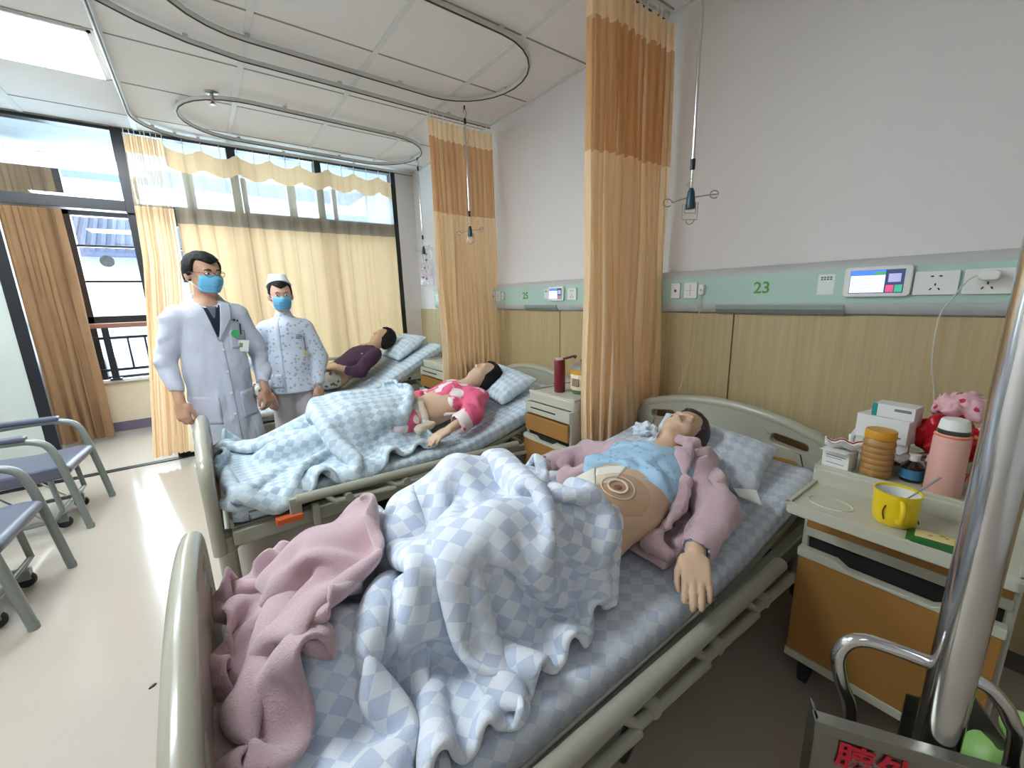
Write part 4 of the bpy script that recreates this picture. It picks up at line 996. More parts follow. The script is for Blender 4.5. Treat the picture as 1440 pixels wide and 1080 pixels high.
# ================================================================ PEOPLE
def skin(name, rgb): return mat(name, rgb, .5, var=.06, scale=14, bump=.05, bscale=150)
m_hair = mat('black hair', (24, 22, 23), .7, var=.3, scale=60, bump=.4, bscale=90, spec=.25)
m_eye = mat('eye white', (225, 222, 216), .3); m_iris = mat('iris', (30, 22, 18), .2); m_brow = mat('brow', (36, 30, 28), .8)
def R_(x, up):
    x = np.array(x, float); x /= np.linalg.norm(x); z = np.array(up, float); z -= x*(z@x); z /= np.linalg.norm(z); return np.stack([x, np.cross(z, x), z], 1)
def head_prims(closed=False, wide=1.):
    p = [('e', (0, .012, .03), (.076*wide, .094, .088), .01), ('e', (0, -.025, -.03), (.062*wide, .066, .085), .03), ('e', (0, -.04, -.082), (.046*wide, .045, .035), .025),
         ('e', (-.036, -.062, -.035), (.024, .024, .026), .02), ('e', (.036, -.062, -.035), (.024, .024, .026), .02),
         ('c', (-.034, -.083, .022), (.034, -.083, .022), .009, .009, .014), ('c', (0, -.084, .008), (0, -.106, -.030), .007, .012, .010),
         ('e', (-.012, -.096, -.036), (.009, .009, .008), .008), ('e', (.012, -.096, -.036), (.009, .009, .008), .008),
         ('-', ('e', (-.031, -.098, .004), (.017, .012, .009), .010)), ('-', ('e', (.031, -.098, .004), (.017, .012, .009), .010)),
         ('c', (-.019, -.086, -.064), (.019, -.086, -.064), .006, .006, .006), ('c', (-.015, -.086, -.074), (.015, -.086, -.074), .0065, .0065, .005), ('e', (0, -.076, -.100), (.02, .018, .016), .018),
         ('e', (-.079*wide, .012, -.008), (.010, .022, .032), .008, rotM(0, 0, .35)), ('e', (.079*wide, .012, -.008), (.010, .022, .032), .008, rotM(0, 0, -.35))]
    if closed: p += [('e', (-.031, -.082, .004), (.015, .010, .008), .004), ('e', (.031, -.082, .004), (.015, .010, .008), .004)]
    return p
def hand_prims(curl=.4, side=1, spread=.02, thumb=.3):
    """wrist at origin, fingers +x, back of hand +z, thumb on side*y"""
    p = [('c', (-.05, 0, 0), (.012, 0, 0), .024, .026, .02, ((0, 0, 1), .75)), ('b', (.048, 0, 0), (.046, .040, .014), .012, None, .012), ('e', (.03, side*.026, -.006), (.03, .018, .016), .012)]
    for k, (L, r) in enumerate(((.066, .0102), (.075, .0106), (.070, .0102), (.056, .0092))):
        y = side*(.030-.0205*k); a = 0; q = np.array([.086-(.006 if k in (0, 3) else 0)-(.006 if k == 3 else 0), y, .001]); sp = side*(.030-.0205*k)*spread/.03*1.0
        for j, f in enumerate((.45, .32, .23)):
            a += curl*(.55, .8, .6)[j]*(1+.12*k); d = np.array([math.cos(a), sp, -math.sin(a)]); e = q+d*L*f
            p.append(('c', tuple(q), tuple(e), r*(1-.05*j), r*(.96-.05*j), .003)); q = e
    t0 = np.array([.018, side*.034, -.008]); t1 = t0+np.array([.034, side*.013, -.010]); t2 = t1+np.array([.030, side*.002*(1-thumb), -.008]); t3 = t2+np.array([.02, -side*.004, -.006])
    return p+[('c', tuple(t0), tuple(t1), .0145, .0115, .012), ('c', tuple(t1), tuple(t2), .0112, .0098, .003), ('c', tuple(t2), tuple(t3), .0098, .0082, .003)]
def eyes(t, o, R, m_e=True):
    for s in (-1, 1):
        bm = new_bm(); bmesh.ops.create_uvsphere(bm, u_segments=16, v_segments=10, radius=1)
        bmesh.ops.transform(bm, matrix=Matrix.Diagonal((.013, .010, .0062, 1)), verts=bm.verts); e = finish('eye', bm, m_eye, None)
        bm = new_bm(); bmesh.ops.create_uvsphere(bm, u_segments=14, v_segments=10, radius=1); bmesh.ops.transform(bm, matrix=Matrix.Translation((0, -.0062, 0)) @ Matrix.Diagonal((.0058, .0045, .0055, 1)), verts=bm.verts)
        i_ = finish('iris', bm, m_iris, e)
        M4 = Matrix.Translation(Vector(o)) @ Matrix(R.tolist()).to_4x4() @ Matrix.Translation((s*.031, -.0845, .004)); e.parent = t; e.matrix_parent_inverse = t.matrix_basis.inverted(); e.matrix_basis = M4
def brows(t, o, R):
    for s in (-1, 1):
        bm = new_bm(); tube(bm, [(s*.014, -.0945, .021), (s*.030, -.0935, .0265), (s*.046, -.083, .022)], [.0022, .003, .0015], seg=8)
        b = finish('eyebrow', bm, m_brow); b.parent = t; b.matrix_parent_inverse = t.matrix_basis.inverted(); b.matrix_basis = Matrix.Translation(Vector(o)) @ Matrix(R.tolist()).to_4x4()
def hair(t, o, R, m, f, h=.006, name='hair', lo=(-.13, -.14, -.16), hi=(.13, .16, .15)):
    """f works in head space"""
    o_ = blob(name, f, lo, hi, h, m); o_.parent = t; o_.matrix_parent_inverse = t.matrix_basis.inverted(); o_.matrix_basis = Matrix.Translation(Vector(o)) @ Matrix(R.tolist()).to_4x4(); return o_
def short_hair(wide=1., bottom=-.03, vol=.012):
    def f(P):
        sk = np.minimum(union([('e', (0, .012, .03), (.076*wide+vol, .094+vol, .088+vol), .01), ('e', (0, .03, -.02), (.07*wide+vol*.7, .075+vol*.5, .07), .03)], P), 9)
        face = np.maximum(np.maximum(P[..., 1]+.030+.10*np.maximum(P[..., 2]-.05, 0)*0, P[..., 2]*-1+.0)*0-1, -1)
        cutf = smax(-(P[..., 1]-(-.045+.0*P[..., 0])), (P[..., 2]-.062), .01)   # front: hair only above the forehead line
        lower = bottom-P[..., 2]; d = smax(sk, np.minimum(-(P[..., 1]+.030), 9)*0-1, .001)
        fr = np.minimum(P[..., 1]+.035, P[..., 2]-.055)          # >0 both => allowed
        allow = np.maximum(-(P[..., 1]+.030), 0); region = np.where(P[..., 1] < -.030, .058+.35*np.abs(P[..., 0])-P[..., 2], -1.)
        d = smax(d, region, .006); d = smax(d, lower-.9*np.maximum(.03-P[..., 1], 0)*-1*1, .008)
        return d+.0035*vnoise(P*np.array([1, .6, .6]), 75, 4)+.002*vnoise(P, 160, 5)
    return f
def mask(t, o, R, wide=1., m=None):
    hp = head_prims(wide=wide)
    def f(P):
        d = union(hp+[('e', (0, -.085, -.045), (.036, .028, .045), .02)], P)-.006; b = union([('b', (0, -.09, -.052), (.062, .055, .048), .01, None, .012)], P)
        pl = .0018*np.sin(P[..., 2]*PI*2/.019)
        return smax(d+pl, b, .004)
    q = hair(t, o, R, m, f, .005, 'face_mask')
    for s in (-1, 1):
        for z0, z1 in ((-.012, .014), (-.085, -.036)):
            bm = new_bm(); tube(bm, smooth_path([(s*.058*wide, -.062, z0), (s*.074*wide, -.03, (z0+z1)/2), (s*.089*wide, .018, z1)], 4), .0014, seg=5); e = finish('ear_loop', bm, m_wht, q)
    return q
def zbox(P, a, b): return np.maximum(a-P[..., 2], P[..., 2]-b)
m_maskb = mat('mask blue', (104, 176, 212), .8, bump=.1)
m_coat = mat('white coat cotton', (192, 195, 208), .85, sheen=.1, bump=.9, bscale=11)
m_navy = mat('navy knit', (28, 34, 56), .9, bump=.2, bscale=200); m_greyk = mat('grey knit', (96, 98, 108), .9)

def in_world(o, t): return local(o, t)
# ---------------------------------------------------------------- doctor
def doctor():
    ox, oy = .03, 3.30; rz = math.radians(10)
    t = thing('person', 'standing man in white coat, glasses and blue face mask', 'person', (ox, oy, 0), rz); bpy.context.view_layer.update()
    Rh = rotM(math.radians(6), 0, math.radians(20)); ho = np.array([0.015, -.005, 1.615])
    sk = skin('skin doctor', (192, 146, 118)); hp = head_prims(wide=1.06)
    RhA = R_((-.0, -.25, -1), (-.6, -.8, 0)); lh = R_((.0, -.2, -1), (.6, -.8, 0))
    prims = [('g', tuple(ho), Rh, hp, .02, 1.06), ('c', (0, .02, 1.38), (.008, .01, 1.54), .062, .056, .02), ('c', (0, 0, 1.30), (0, 0, .98), .15, .15, .05, ((0, 1, 0), .62)), ('c', (-.15, .01, 1.36), (.15, .01, 1.36), .055, .055, .04),
             ('c', (-.17, .01, 1.35), (-.24, .02, 1.08), .045, .038, .03), ('c', (-.24, .02, 1.08), (-.236, -.085, .84), .036, .026, .02), ('g', (-.236, -.09, .828), RhA, hand_prims(.75, 1), .015),
             ('c', (.17, .01, 1.35), (.24, .02, 1.08), .045, .038, .03), ('c', (.24, .02, 1.08), (.234, -.075, .84), .036, .026, .02), ('g', (.234, -.08, .828), lh, hand_prims(.75, -1), .015),
             ('c', (-.09, 0, .95), (-.10, .0, .50), .085, .055, .04), ('c', (-.10, 0, .50), (-.10, .01, .08), .055, .036, .02), ('c', (.09, 0, .95), (.10, 0, .50), .085, .055, .04), ('c', (.10, 0, .50), (.10, .01, .08), .055, .036, .02)]
    blob('body', prims, (-.38, -.2, .0), (.38, .2, 1.78), .006, sk, t, 1)
    hm = Matrix.Identity(4)
    def put(fn, *a): return fn(t, ho, Rh*1.06, *a)
    def addl(o): return o
    R2 = Rh*1.06
    def hairl(f, m, nm, h=.005):
        o_ = blob(nm, f, (-.13, -.15, -.16), (.13, .16, .15), h, m); o_.parent = t; o_.matrix_basis = Matrix.Translation(Vector(ho)) @ Matrix(R2.tolist()).to_4x4(); return o_
    hairl(short_hair(1.06, -.045, .014), m_hair, 'hair')
    hp2 = head_prims(wide=1.06)
    def fm(P):
        d = union(hp2+[('e', (0, -.085, -.045), (.036, .030, .045), .02)], P)-.006; b = union([('b', (0, -.09, -.056), (.064, .058, .050), .01, None, .012)], P)
        return smax(d+.0018*np.sin(P[..., 2]*PI*2/.019), b, .004)
    mk = hairl(fm, m_maskb, 'face_mask')
    for s in (-1, 1):
        for z0, z1 in ((-.012, .014), (-.09, -.036)):
            bm = new_bm(); tube(bm, smooth_path([(s*.060, -.062, z0), (s*.078, -.03, (z0+z1)/2), (s*.093, .018, z1)], 4), .0015, seg=5); finish('ear_loop', bm, m_wht, mk)
    for s in (-1, 1):
        bm = new_bm(); bmesh.ops.create_uvsphere(bm, u_segments=16, v_segments=10, radius=1); bmesh.ops.transform(bm, matrix=Matrix.Translation((s*.031, -.086, .004)) @ Matrix.Diagonal((.013, .010, .0055, 1)), verts=bm.verts); e = finish('eye', bm, m_eye, t)
        bm = new_bm(); bmesh.ops.create_uvsphere(bm, u_segments=14, v_segments=10, radius=1); bmesh.ops.transform(bm, matrix=Matrix.Translation((s*.031, -.0925, .004)) @ Matrix.Diagonal((.0058, .0045, .0052, 1)), verts=bm.verts); i_ = finish('iris', bm, m_iris, e)
        bm = new_bm(); tube(bm, [(s*.014, -.0965, .025), (s*.030, -.0955, .0285), (s*.048, -.084, .022)], [.0025, .0036, .002], seg=8); b = finish('eyebrow', bm, m_brow, t)
        for q in (e, b): q.matrix_basis = Matrix.Translation(Vector(ho)) @ Matrix(R2.tolist()).to_4x4()
    bm = new_bm()
    for s in (-1, 1):
        tube(bm, [(s*.034+.023*math.cos(a), -.112+.008*abs(math.cos(a))*(1 if s*math.cos(a) > 0 else 0), .003+.016*math.sin(a)) for a in [2*PI*k/20 for k in range(20)]], .0013, seg=6, closed=True)
        tube(bm, [(s*.057, -.106, .006), (s*.085, -.05, .008), (s*.093, .02, .006)], .0014, seg=6)
    tube(bm, [(-.011, -.113, .006), (0, -.115, .009), (.011, -.113, .006)], .0013, seg=6)
    g = finish('glasses', bm, mat('glasses frame', (120, 110, 96), .25, metal=1), t); g.matrix_basis = Matrix.Translation(Vector(ho)) @ Matrix(R2.tolist()).to_4x4()
    # clothes
    trs = blob('trousers', lambda P: smax(union([('c', (-.08, 0, .84), (-.10, .0, .50), .09, .08, .03), ('c', (-.10, 0, .50), (-.10, .01, .08), .08, .07, .02), ('c', (.08, 0, .84), (.10, 0, .50), .09, .08, .03), ('c', (.10, 0, .50), (.10, .01, .08), .08, .07, .02)], P)+folds(P, .004, (6, 6, 9), 8), zbox(P, .045, 1.0), .01), (-.26, -.2, .0), (.26, .2, 1.05), .012, mat('dark trousers', (40, 42, 52), .9), t)
    for s in (-1, 1): blob('shoe', lambda P: smax(union([('c', (s*.10, .03, .045), (s*.11, -.14, .035), .045, .042, .02)], P), .004-P[..., 2], .004), (s*.11-.08, -.22, -.01), (s*.11+.08, .12, .12), .008, m_blk, t)
    cp = [('c', (0, 0, 1.31), (0, -.01, 1.0), .172, .185, .03, ((0, 1, 0), .66)), ('c', (-.155, .01, 1.355), (.155, .01, 1.355), .074, .074, .05), ('c', (0, 0, 1.0), (0, .0, .40), .185, .225, .04, ((0, 1, 0), .70)),
          ('c', (-.165, .01, 1.35), (-.258, .02, 1.09), .078, .066, .014), ('c', (-.258, .02, 1.09), (-.240, -.075, .86), .066, .056, .012),
          ('c', (.165, .01, 1.35), (.252, .02, 1.09), .078, .066, .014), ('c', (.252, .02, 1.09), (.238, -.065, .86), .066, .056, .012),
          ('-', ('c', (-.239, -.079, .85), (-.234, -.10, .78), .044, .044, .006)), ('-', ('c', (.237, -.069, .85), (.230, -.09, .78), .044, .044, .006))]
    def fc(P):
        d = union(cp, P); lo = P.copy(); w = np.clip((1.25-P[..., 2])*2, .25, 1)
        d = d+folds(P, .020, (6, 6, 2.6), 21)*w+folds(P, .007, (16, 16, 9), 27)*w+folds(P, .013, (7, 7, 13), 31, 1)*np.clip((np.abs(P[..., 0])-.17)*12, 0, 1)
        d = smax(d, .43-P[..., 2], .008)
        d = smax(d, -union([('e', (0, -.045, 1.50), (.075, .085, .10), .01)], P), .01)
        arm = np.abs(np.abs(P[..., 0])-(.195+.05*np.clip((1.3-P[..., 2])*3, 0, 1)*.0))
        return d
    ct = blob('white_coat', fc, (-.40, -.26, .36), (.40, .26, 1.50), .007, m_coat, t, 1)
    nv = patch('jumper', ct, [(-.062, 0, 1.43), (.072, 0, 1.43), (.012, 0, 1.22), (.006, 0, 1.22)], (0, -1, 0), m_navy, t, off=.002, n=(10, 16), thick=.003)
    patch('shirt', ct, [(-.022, 0, 1.42), (.036, 0, 1.42), (.012, 0, 1.34), (.004, 0, 1.34)], (0, -1, 0), m_greyk, t, off=.006, n=(6, 8), thick=.002)
    patch('lapel', ct, [(-.100, 0, 1.425), (-.045, 0, 1.44), (.008, 0, 1.20), (-.085, 0, 1.335)], (0, -1, 0), m_coat, t, off=.011, n=(10, 14), thick=.006)
    patch('lapel', ct, [(.110, 0, 1.425), (.055, 0, 1.44), (.012, 0, 1.20), (.095, 0, 1.335)], (0, -1, 0), m_coat, t, off=.011, n=(10, 14), thick=.006)
    patch('placket', ct, [(.004, 0, 1.20), (.030, 0, 1.20), (.045, 0, .45), (.018, 0, .45)], (0, -1, 0), m_coat, t, off=.003, n=(4, 40), thick=.004)
    for z in (1.14, 1.0, .86, .72):
        bm = new_bm(); lathe(bm, [(.001, 0), (.008, .001), (.008, .003), (.001, .004)], c=(0, 0, 0), seg=14, axis=Matrix.Rotation(PI/2, 3, 'X')); b_ = finish('button', bm, m_wht, t)
        bv = BVHTree.FromPolygons([v.co for v in ct.data.vertices], [p.vertices for p in ct.data.polygons]); h = bv.ray_cast(Vector((.022, -.5, z)), Vector((0, 1, 0))); b_.location = h[0]+Vector((0, -.008, 0))
    patch('pocket', ct, [(.075, 0, 1.26), (.175, 0, 1.25), (.170, 0, 1.13), (.072, 0, 1.14)], (0, -1, 0), m_coat, t, off=.003, n=(8, 8), thick=.003)
    patch('pocket', ct, [(-.185, 0, .86), (-.045, 0, .84), (-.045, 0, .66), (-.185, 0, .68)], (0, -1, 0), m_coat, t, off=.003, n=(8, 8), thick=.003)
    patch('pocket', ct, [(.075, 0, .85), (.19, 0, .86), (.19, 0, .68), (.075, 0, .67)], (0, -1, 0), m_coat, t, off=.003, n=(8, 8), thick=.003)
    bv = BVHTree.FromPolygons([v.co for v in ct.data.vertices], [p.vertices for p in ct.data.polygons])
    def onc(x, z, o=.01): h = bv.ray_cast(Vector((x, -.5, z)), Vector((0, 1, 0))); return (h[0] if h[0] else Vector((x, -.12, z)))+Vector((0, -o, 0))
    bm = new_bm(); q = onc(.108, 1.235, .016); lathe(bm, [(.001, -.003), (.024, -.003), (.024, .003), (.001, .003)], c=q, seg=20, axis=Matrix.Rotation(PI/2, 3, 'X')); finish('green_badge', bm, mat('badge green', (70, 170, 96), .4), t)
    q = onc(.145, 1.15, .02); bm = new_bm(); box(bm, q, (.062, .003, .078), rot=Matrix.Rotation(.2, 3, 'Y')); idc = finish('name_card', bm, m_wht, t, bevel=.001)
    bm = new_bm(); box(bm, q+Vector((-.014, -.002, .006)), (.020, .001, .028), rot=Matrix.Rotation(.2, 3, 'Y')); finish('card_photo', bm, mat('card print', (130, 150, 120), .5), idc)
    bm = new_bm(); tube(bm, [onc(.11, 1.21, .016), q+Vector((-.01, 0, .04))], .0022, seg=6); finish('badge_reel', bm, m_wht, t)
    bm = new_bm(); q = onc(.145, 1.265, .01); tube(bm, [q+Vector((0, 0, -.04)), q+Vector((.004, 0, .03))], .004, seg=8); finish('pen', bm, m_blk, t)
    bm = new_bm(); q = onc(.118, 1.315, .004)
    for k in range(3): box(bm, q+Vector((-.016+.016*k, 0, .006*(k == 1))), (.011, .001, .012))
    finish('embroidery', bm, mat('embroidery blue', (40, 60, 110), .8), t)
    def fcol(P): return smax(union([('c', (-.085, -.035, 1.425), (-.066, .05, 1.475), .016, .020, .01), ('c', (-.066, .05, 1.475), (.0, .082, 1.485), .020, .020, .01), ('c', (0, .082, 1.485), (.070, .05, 1.475), .020, .020, .01), ('c', (.070, .05, 1.475), (.092, -.035, 1.425), .020, .016, .01)], P), -9+P[..., 2]*0, .01)
    blob('collar', fcol, (-.13, -.08, 1.39), (.13, .12, 1.53), .006, m_coat, t)
doctor()

# ---------------------------------------------------------------- nurse
def spots(name, base, ink, scale=22, pos=.40):
    m = mat(name, base, .85, bump=.08, bscale=200); nt = m.node_tree; N = nt.nodes; L = nt.links
    tc = N.new('ShaderNodeTexCoord'); vo = N.new('ShaderNodeTexVoronoi'); vo.inputs['Scale'].default_value = scale; no = N.new('ShaderNodeTexNoise'); no.inputs['Scale'].default_value = scale*2.2
    L.new(tc.outputs['Object'], vo.inputs['Vector']); L.new(tc.outputs['Object'], no.inputs['Vector'])
    ad = N.new('ShaderNodeMath'); ad.operation = 'MULTIPLY_ADD'; ad.inputs[1].default_value = .35; L.new(no.outputs['Fac'], ad.inputs[0]); L.new(vo.outputs['Distance'], ad.inputs[2])
    cr = N.new('ShaderNodeValToRGB'); cr.color_ramp.elements[0].position = pos; cr.color_ramp.elements[0].color = srgb(ink); cr.color_ramp.elements[1].position = pos+.06; cr.color_ramp.elements[1].color = srgb(base)
    L.new(ad.outputs[0], cr.inputs[0]); L.new(cr.outputs[0], N['Principled BSDF'].inputs['Base Color']); return m
def nurse():
    ox, oy = .485, 3.50; t = thing('person', 'standing woman in floral nurse tunic, white cap and blue mask', 'person', (ox, oy, 0), math.radians(-10)); bpy.context.view_layer.update()
    sk = skin('skin nurse', (206, 162, 140)); Rh = rotM(math.radians(3), 0, math.radians(8)); ho = np.array([0, -.005, 1.475]); sc = .96
    lh = R_((.02, -.25, -1), (.7, -.7, 0)); rh = R_((-.02, -.25, -1), (-.7, -.7, 0))
    prims = [('g', tuple(ho), Rh, head_prims(), .02, sc), ('c', (0, .02, 1.24), (0, .01, 1.40), .05, .045, .02), ('c', (0, 0, 1.19), (0, 0, .92), .12, .12, .05, ((0, 1, 0), .65)), ('c', (-.11, .01, 1.245), (.11, .01, 1.245), .045, .045, .04),
             ('c', (-.13, .01, 1.24), (-.19, .02, .99), .038, .032, .03), ('c', (-.19, .02, .99), (-.165, -.07, .775), .03, .023, .02), ('g', (-.165, -.075, .765), rh, hand_prims(.6, 1), .012, .92),
             ('c', (.13, .01, 1.24), (.19, .02, .99), .038, .032, .03), ('c', (.19, .02, .99), (.175, -.06, .775), .03, .023, .02), ('g', (.175, -.065, .765), lh, hand_prims(.6, -1), .012, .92),
             ('c', (-.075, 0, .86), (-.08, .0, .45), .075, .048, .04), ('c', (-.08, 0, .45), (-.08, .01, .07), .048, .032, .02), ('c', (.075, 0, .86), (.08, 0, .45), .075, .048, .04), ('c', (.08, 0, .45), (.08, .01, .07), .048, .032, .02)]
    blob('body', prims, (-.32, -.2, .0), (.32, .2, 1.62), .006, sk, t, 1)
    R2 = Rh*sc
    def hl(f, m, nm, h=.005, lo=(-.13, -.15, -.16), hi=(.13, .16, .19)):
        o_ = blob(nm, f, lo, hi, h, m, None, 1); o_.parent = t; o_.matrix_basis = Matrix.Translation(Vector(ho)) @ Matrix(R2.tolist()).to_4x4(); return o_
    def fh(P):
        sk_ = union([('e', (0, .012, .03), (.084, .104, .098), .01), ('e', (0, .05, -.01), (.07, .07, .06), .03), ('e', (0, .115, .015), (.04, .035, .04), .02)], P)
        reg = np.where(P[..., 1] < -.030, .050+.50*np.abs(P[..., 0])-P[..., 2], -1.); d = smax(sk_, reg, .006); return smax(d, -.05-P[..., 2]-.0, .008)+.0025*vnoise(P*np.array([.6, .6, 1]), 90, 4)
    hl(fh, m_hair, 'hair')
    def fcap(P):
        outer = union([('c', (0, .03, .07), (0, .05, .125), .090, .066, .01, ((0, 1, 0), 1.12))], P); inner = union([('e', (0, .012, .03), (.080, .098, .094), .01)], P)
        d = smax(outer, -inner, .004); tilt = (P[..., 2]-.098)+.55*(P[..., 1]+.03)-2.2*P[..., 0]**2*0; d = smax(d, -tilt, .004); top = P[..., 2]-.158; return smax(d, top, .01)+.0012*vnoise(P, 60, 3)
    hl(fcap, mat('cap white', (232, 236, 244), .8), 'nurse_cap', .006)
    hp2 = head_prims()
    def fm(P):
        d = union(hp2+[('e', (0, -.085, -.045), (.036, .030, .045), .02)], P)-.006; b = union([('b', (0, -.09, -.056), (.062, .056, .048), .01, None, .012)], P)
        return smax(d+.0018*np.sin(P[..., 2]*PI*2/.019), b, .004)
    mk = hl(fm, m_maskb, 'face_mask')
    for s in (-1, 1):
        for z0, z1 in ((-.012, .014), (-.09, -.036)):
            bm = new_bm(); tube(bm, smooth_path([(s*.058, -.062, z0), (s*.075, -.03, (z0+z1)/2), (s*.088, .018, z1)], 4), .0013, seg=5); finish('ear_loop', bm, m_wht, mk)
        bm = new_bm(); bmesh.ops.create_uvsphere(bm, u_segments=16, v_segments=10, radius=1); bmesh.ops.transform(bm, matrix=Matrix.Translation((s*.031, -.086, .004)) @ Matrix.Diagonal((.013, .010, .0055, 1)), verts=bm.verts); e = finish('eye', bm, m_eye, t)
        bm = new_bm(); bmesh.ops.create_uvsphere(bm, u_segments=14, v_segments=10, radius=1); bmesh.ops.transform(bm, matrix=Matrix.Translation((s*.031, -.0925, .004)) @ Matrix.Diagonal((.0058, .0045, .0052, 1)), verts=bm.verts); finish('iris', bm, m_iris, e)
        bm = new_bm(); tube(bm, [(s*.014, -.0955, .024), (s*.030, -.0945, .0275), (s*.046, -.083, .020)], [.0014, .0022, .001], seg=8); b = finish('eyebrow', bm, m_brow, t)
        for q in (e, b): q.matrix_basis = Matrix.Translation(Vector(ho)) @ Matrix(R2.tolist()).to_4x4()
    m_tr = mat('pale trousers', (196, 188, 190), .9)
    blob('trousers', lambda P: smax(union([('c', (-.075, 0, .78), (-.085, .0, .45), .088, .080, .02), ('c', (-.085, 0, .45), (-.085, .01, .08), .080, .075, .02), ('c', (.075, 0, .78), (.085, 0, .45), .088, .080, .02), ('c', (.085, 0, .45), (.085, .01, .08), .082, .075, .02)], P)+folds(P, .004, (6, 6, 4), 8), zbox(P, .045, .92), .01), (-.24, -.2, .0), (.24, .2, 1.0), .01, m_tr, t)
    for s in (-1, 1): blob('shoe', lambda P: smax(union([('c', (s*.085, .03, .045), (s*.09, -.13, .035), .042, .04, .02)], P), .004-P[..., 2], .004), (s*.09-.08, -.22, -.01), (s*.09+.08, .12, .12), .008, m_wht, t)
    cp = [('c', (0, 0, 1.19), (0, -.005, .98), .145, .140, .03, ((0, 1, 0), .70)), ('c', (-.11, .01, 1.235), (.11, .01, 1.235), .058, .058, .04), ('c', (0, 0, .98), (0, .0, .70), .142, .185, .04, ((0, 1, 0), .72)),
          ('c', (-.13, .01, 1.225), (-.205, .02, .99), .066, .062, .03), ('c', (-.205, .02, .99), (-.178, -.06, .815), .062, .045, .02), ('c', (.13, .01, 1.225), (.205, .02, .99), .066, .062, .03), ('c', (.205, .02, .99), (.184, -.05, .815), .062, .045, .02), ('c', (0, .015, 1.27), (0, .01, 1.335), .062, .056, .02)]
    def fc(P):
        d = union(cp, P)+folds(P, .007, (7, 7, 4), 41)*np.clip((1.28-P[..., 2])*4, .1, 1); arm = np.abs(P[..., 0]) > .165
        return smax(d, np.where(P[..., 2] > 0, .75-P[..., 2], 0), .008)
    tn = blob('tunic', fc, (-.34, -.24, .70), (.34, .24, 1.40), .008, spots('floral cotton', (206, 214, 226), (160, 174, 194), 34, .46), t)
    patch('placket', tn, [(-.055, 0, 1.30), (-.035, 0, 1.30), (-.045, 0, .77), (-.065, 0, .77)], (0, -1, 0), m_coat, t, off=.002, n=(3, 24), thick=.002)
    patch('pocket', tn, [(-.15, 0, .90), (-.055, 0, .90), (-.06, 0, .80), (-.155, 0, .80)], (0, -1, 0), MATS['floral cotton'], t, off=.003, n=(6, 6), thick=.003)
    bv = BVHTree.FromPolygons([v.co for v in tn.data.vertices], [p.vertices for p in tn.data.polygons])
    def onc(x, z, o=.01): h = bv.ray_cast(Vector((x, -.5, z)), Vector((0, 1, 0))); return (h[0] if h[0] else Vector((x, -.12, z)))+Vector((0, -o, 0))
    bm = new_bm(); tube(bm, [onc(.115, 1.17), onc(.118, 1.06, .012)], .003, seg=6); finish('watch_chain', bm, mat('watch grey', (70, 76, 92), .4), t)
    bm = new_bm(); box(bm, onc(.118, 1.045, .012), (.028, .006, .03)); finish('yellow_tag', bm, mat('tag yellow', (186, 168, 96), .5), t, bevel=.002)
    bm = new_bm(); 
    for k in range(3): box(bm, onc(.075, 1.185-.013*k, .003), (.05-.01*k, .0012, .006))
    finish('embroidery', bm, mat('embroidery teal', (96, 140, 160), .7), t)
nurse()

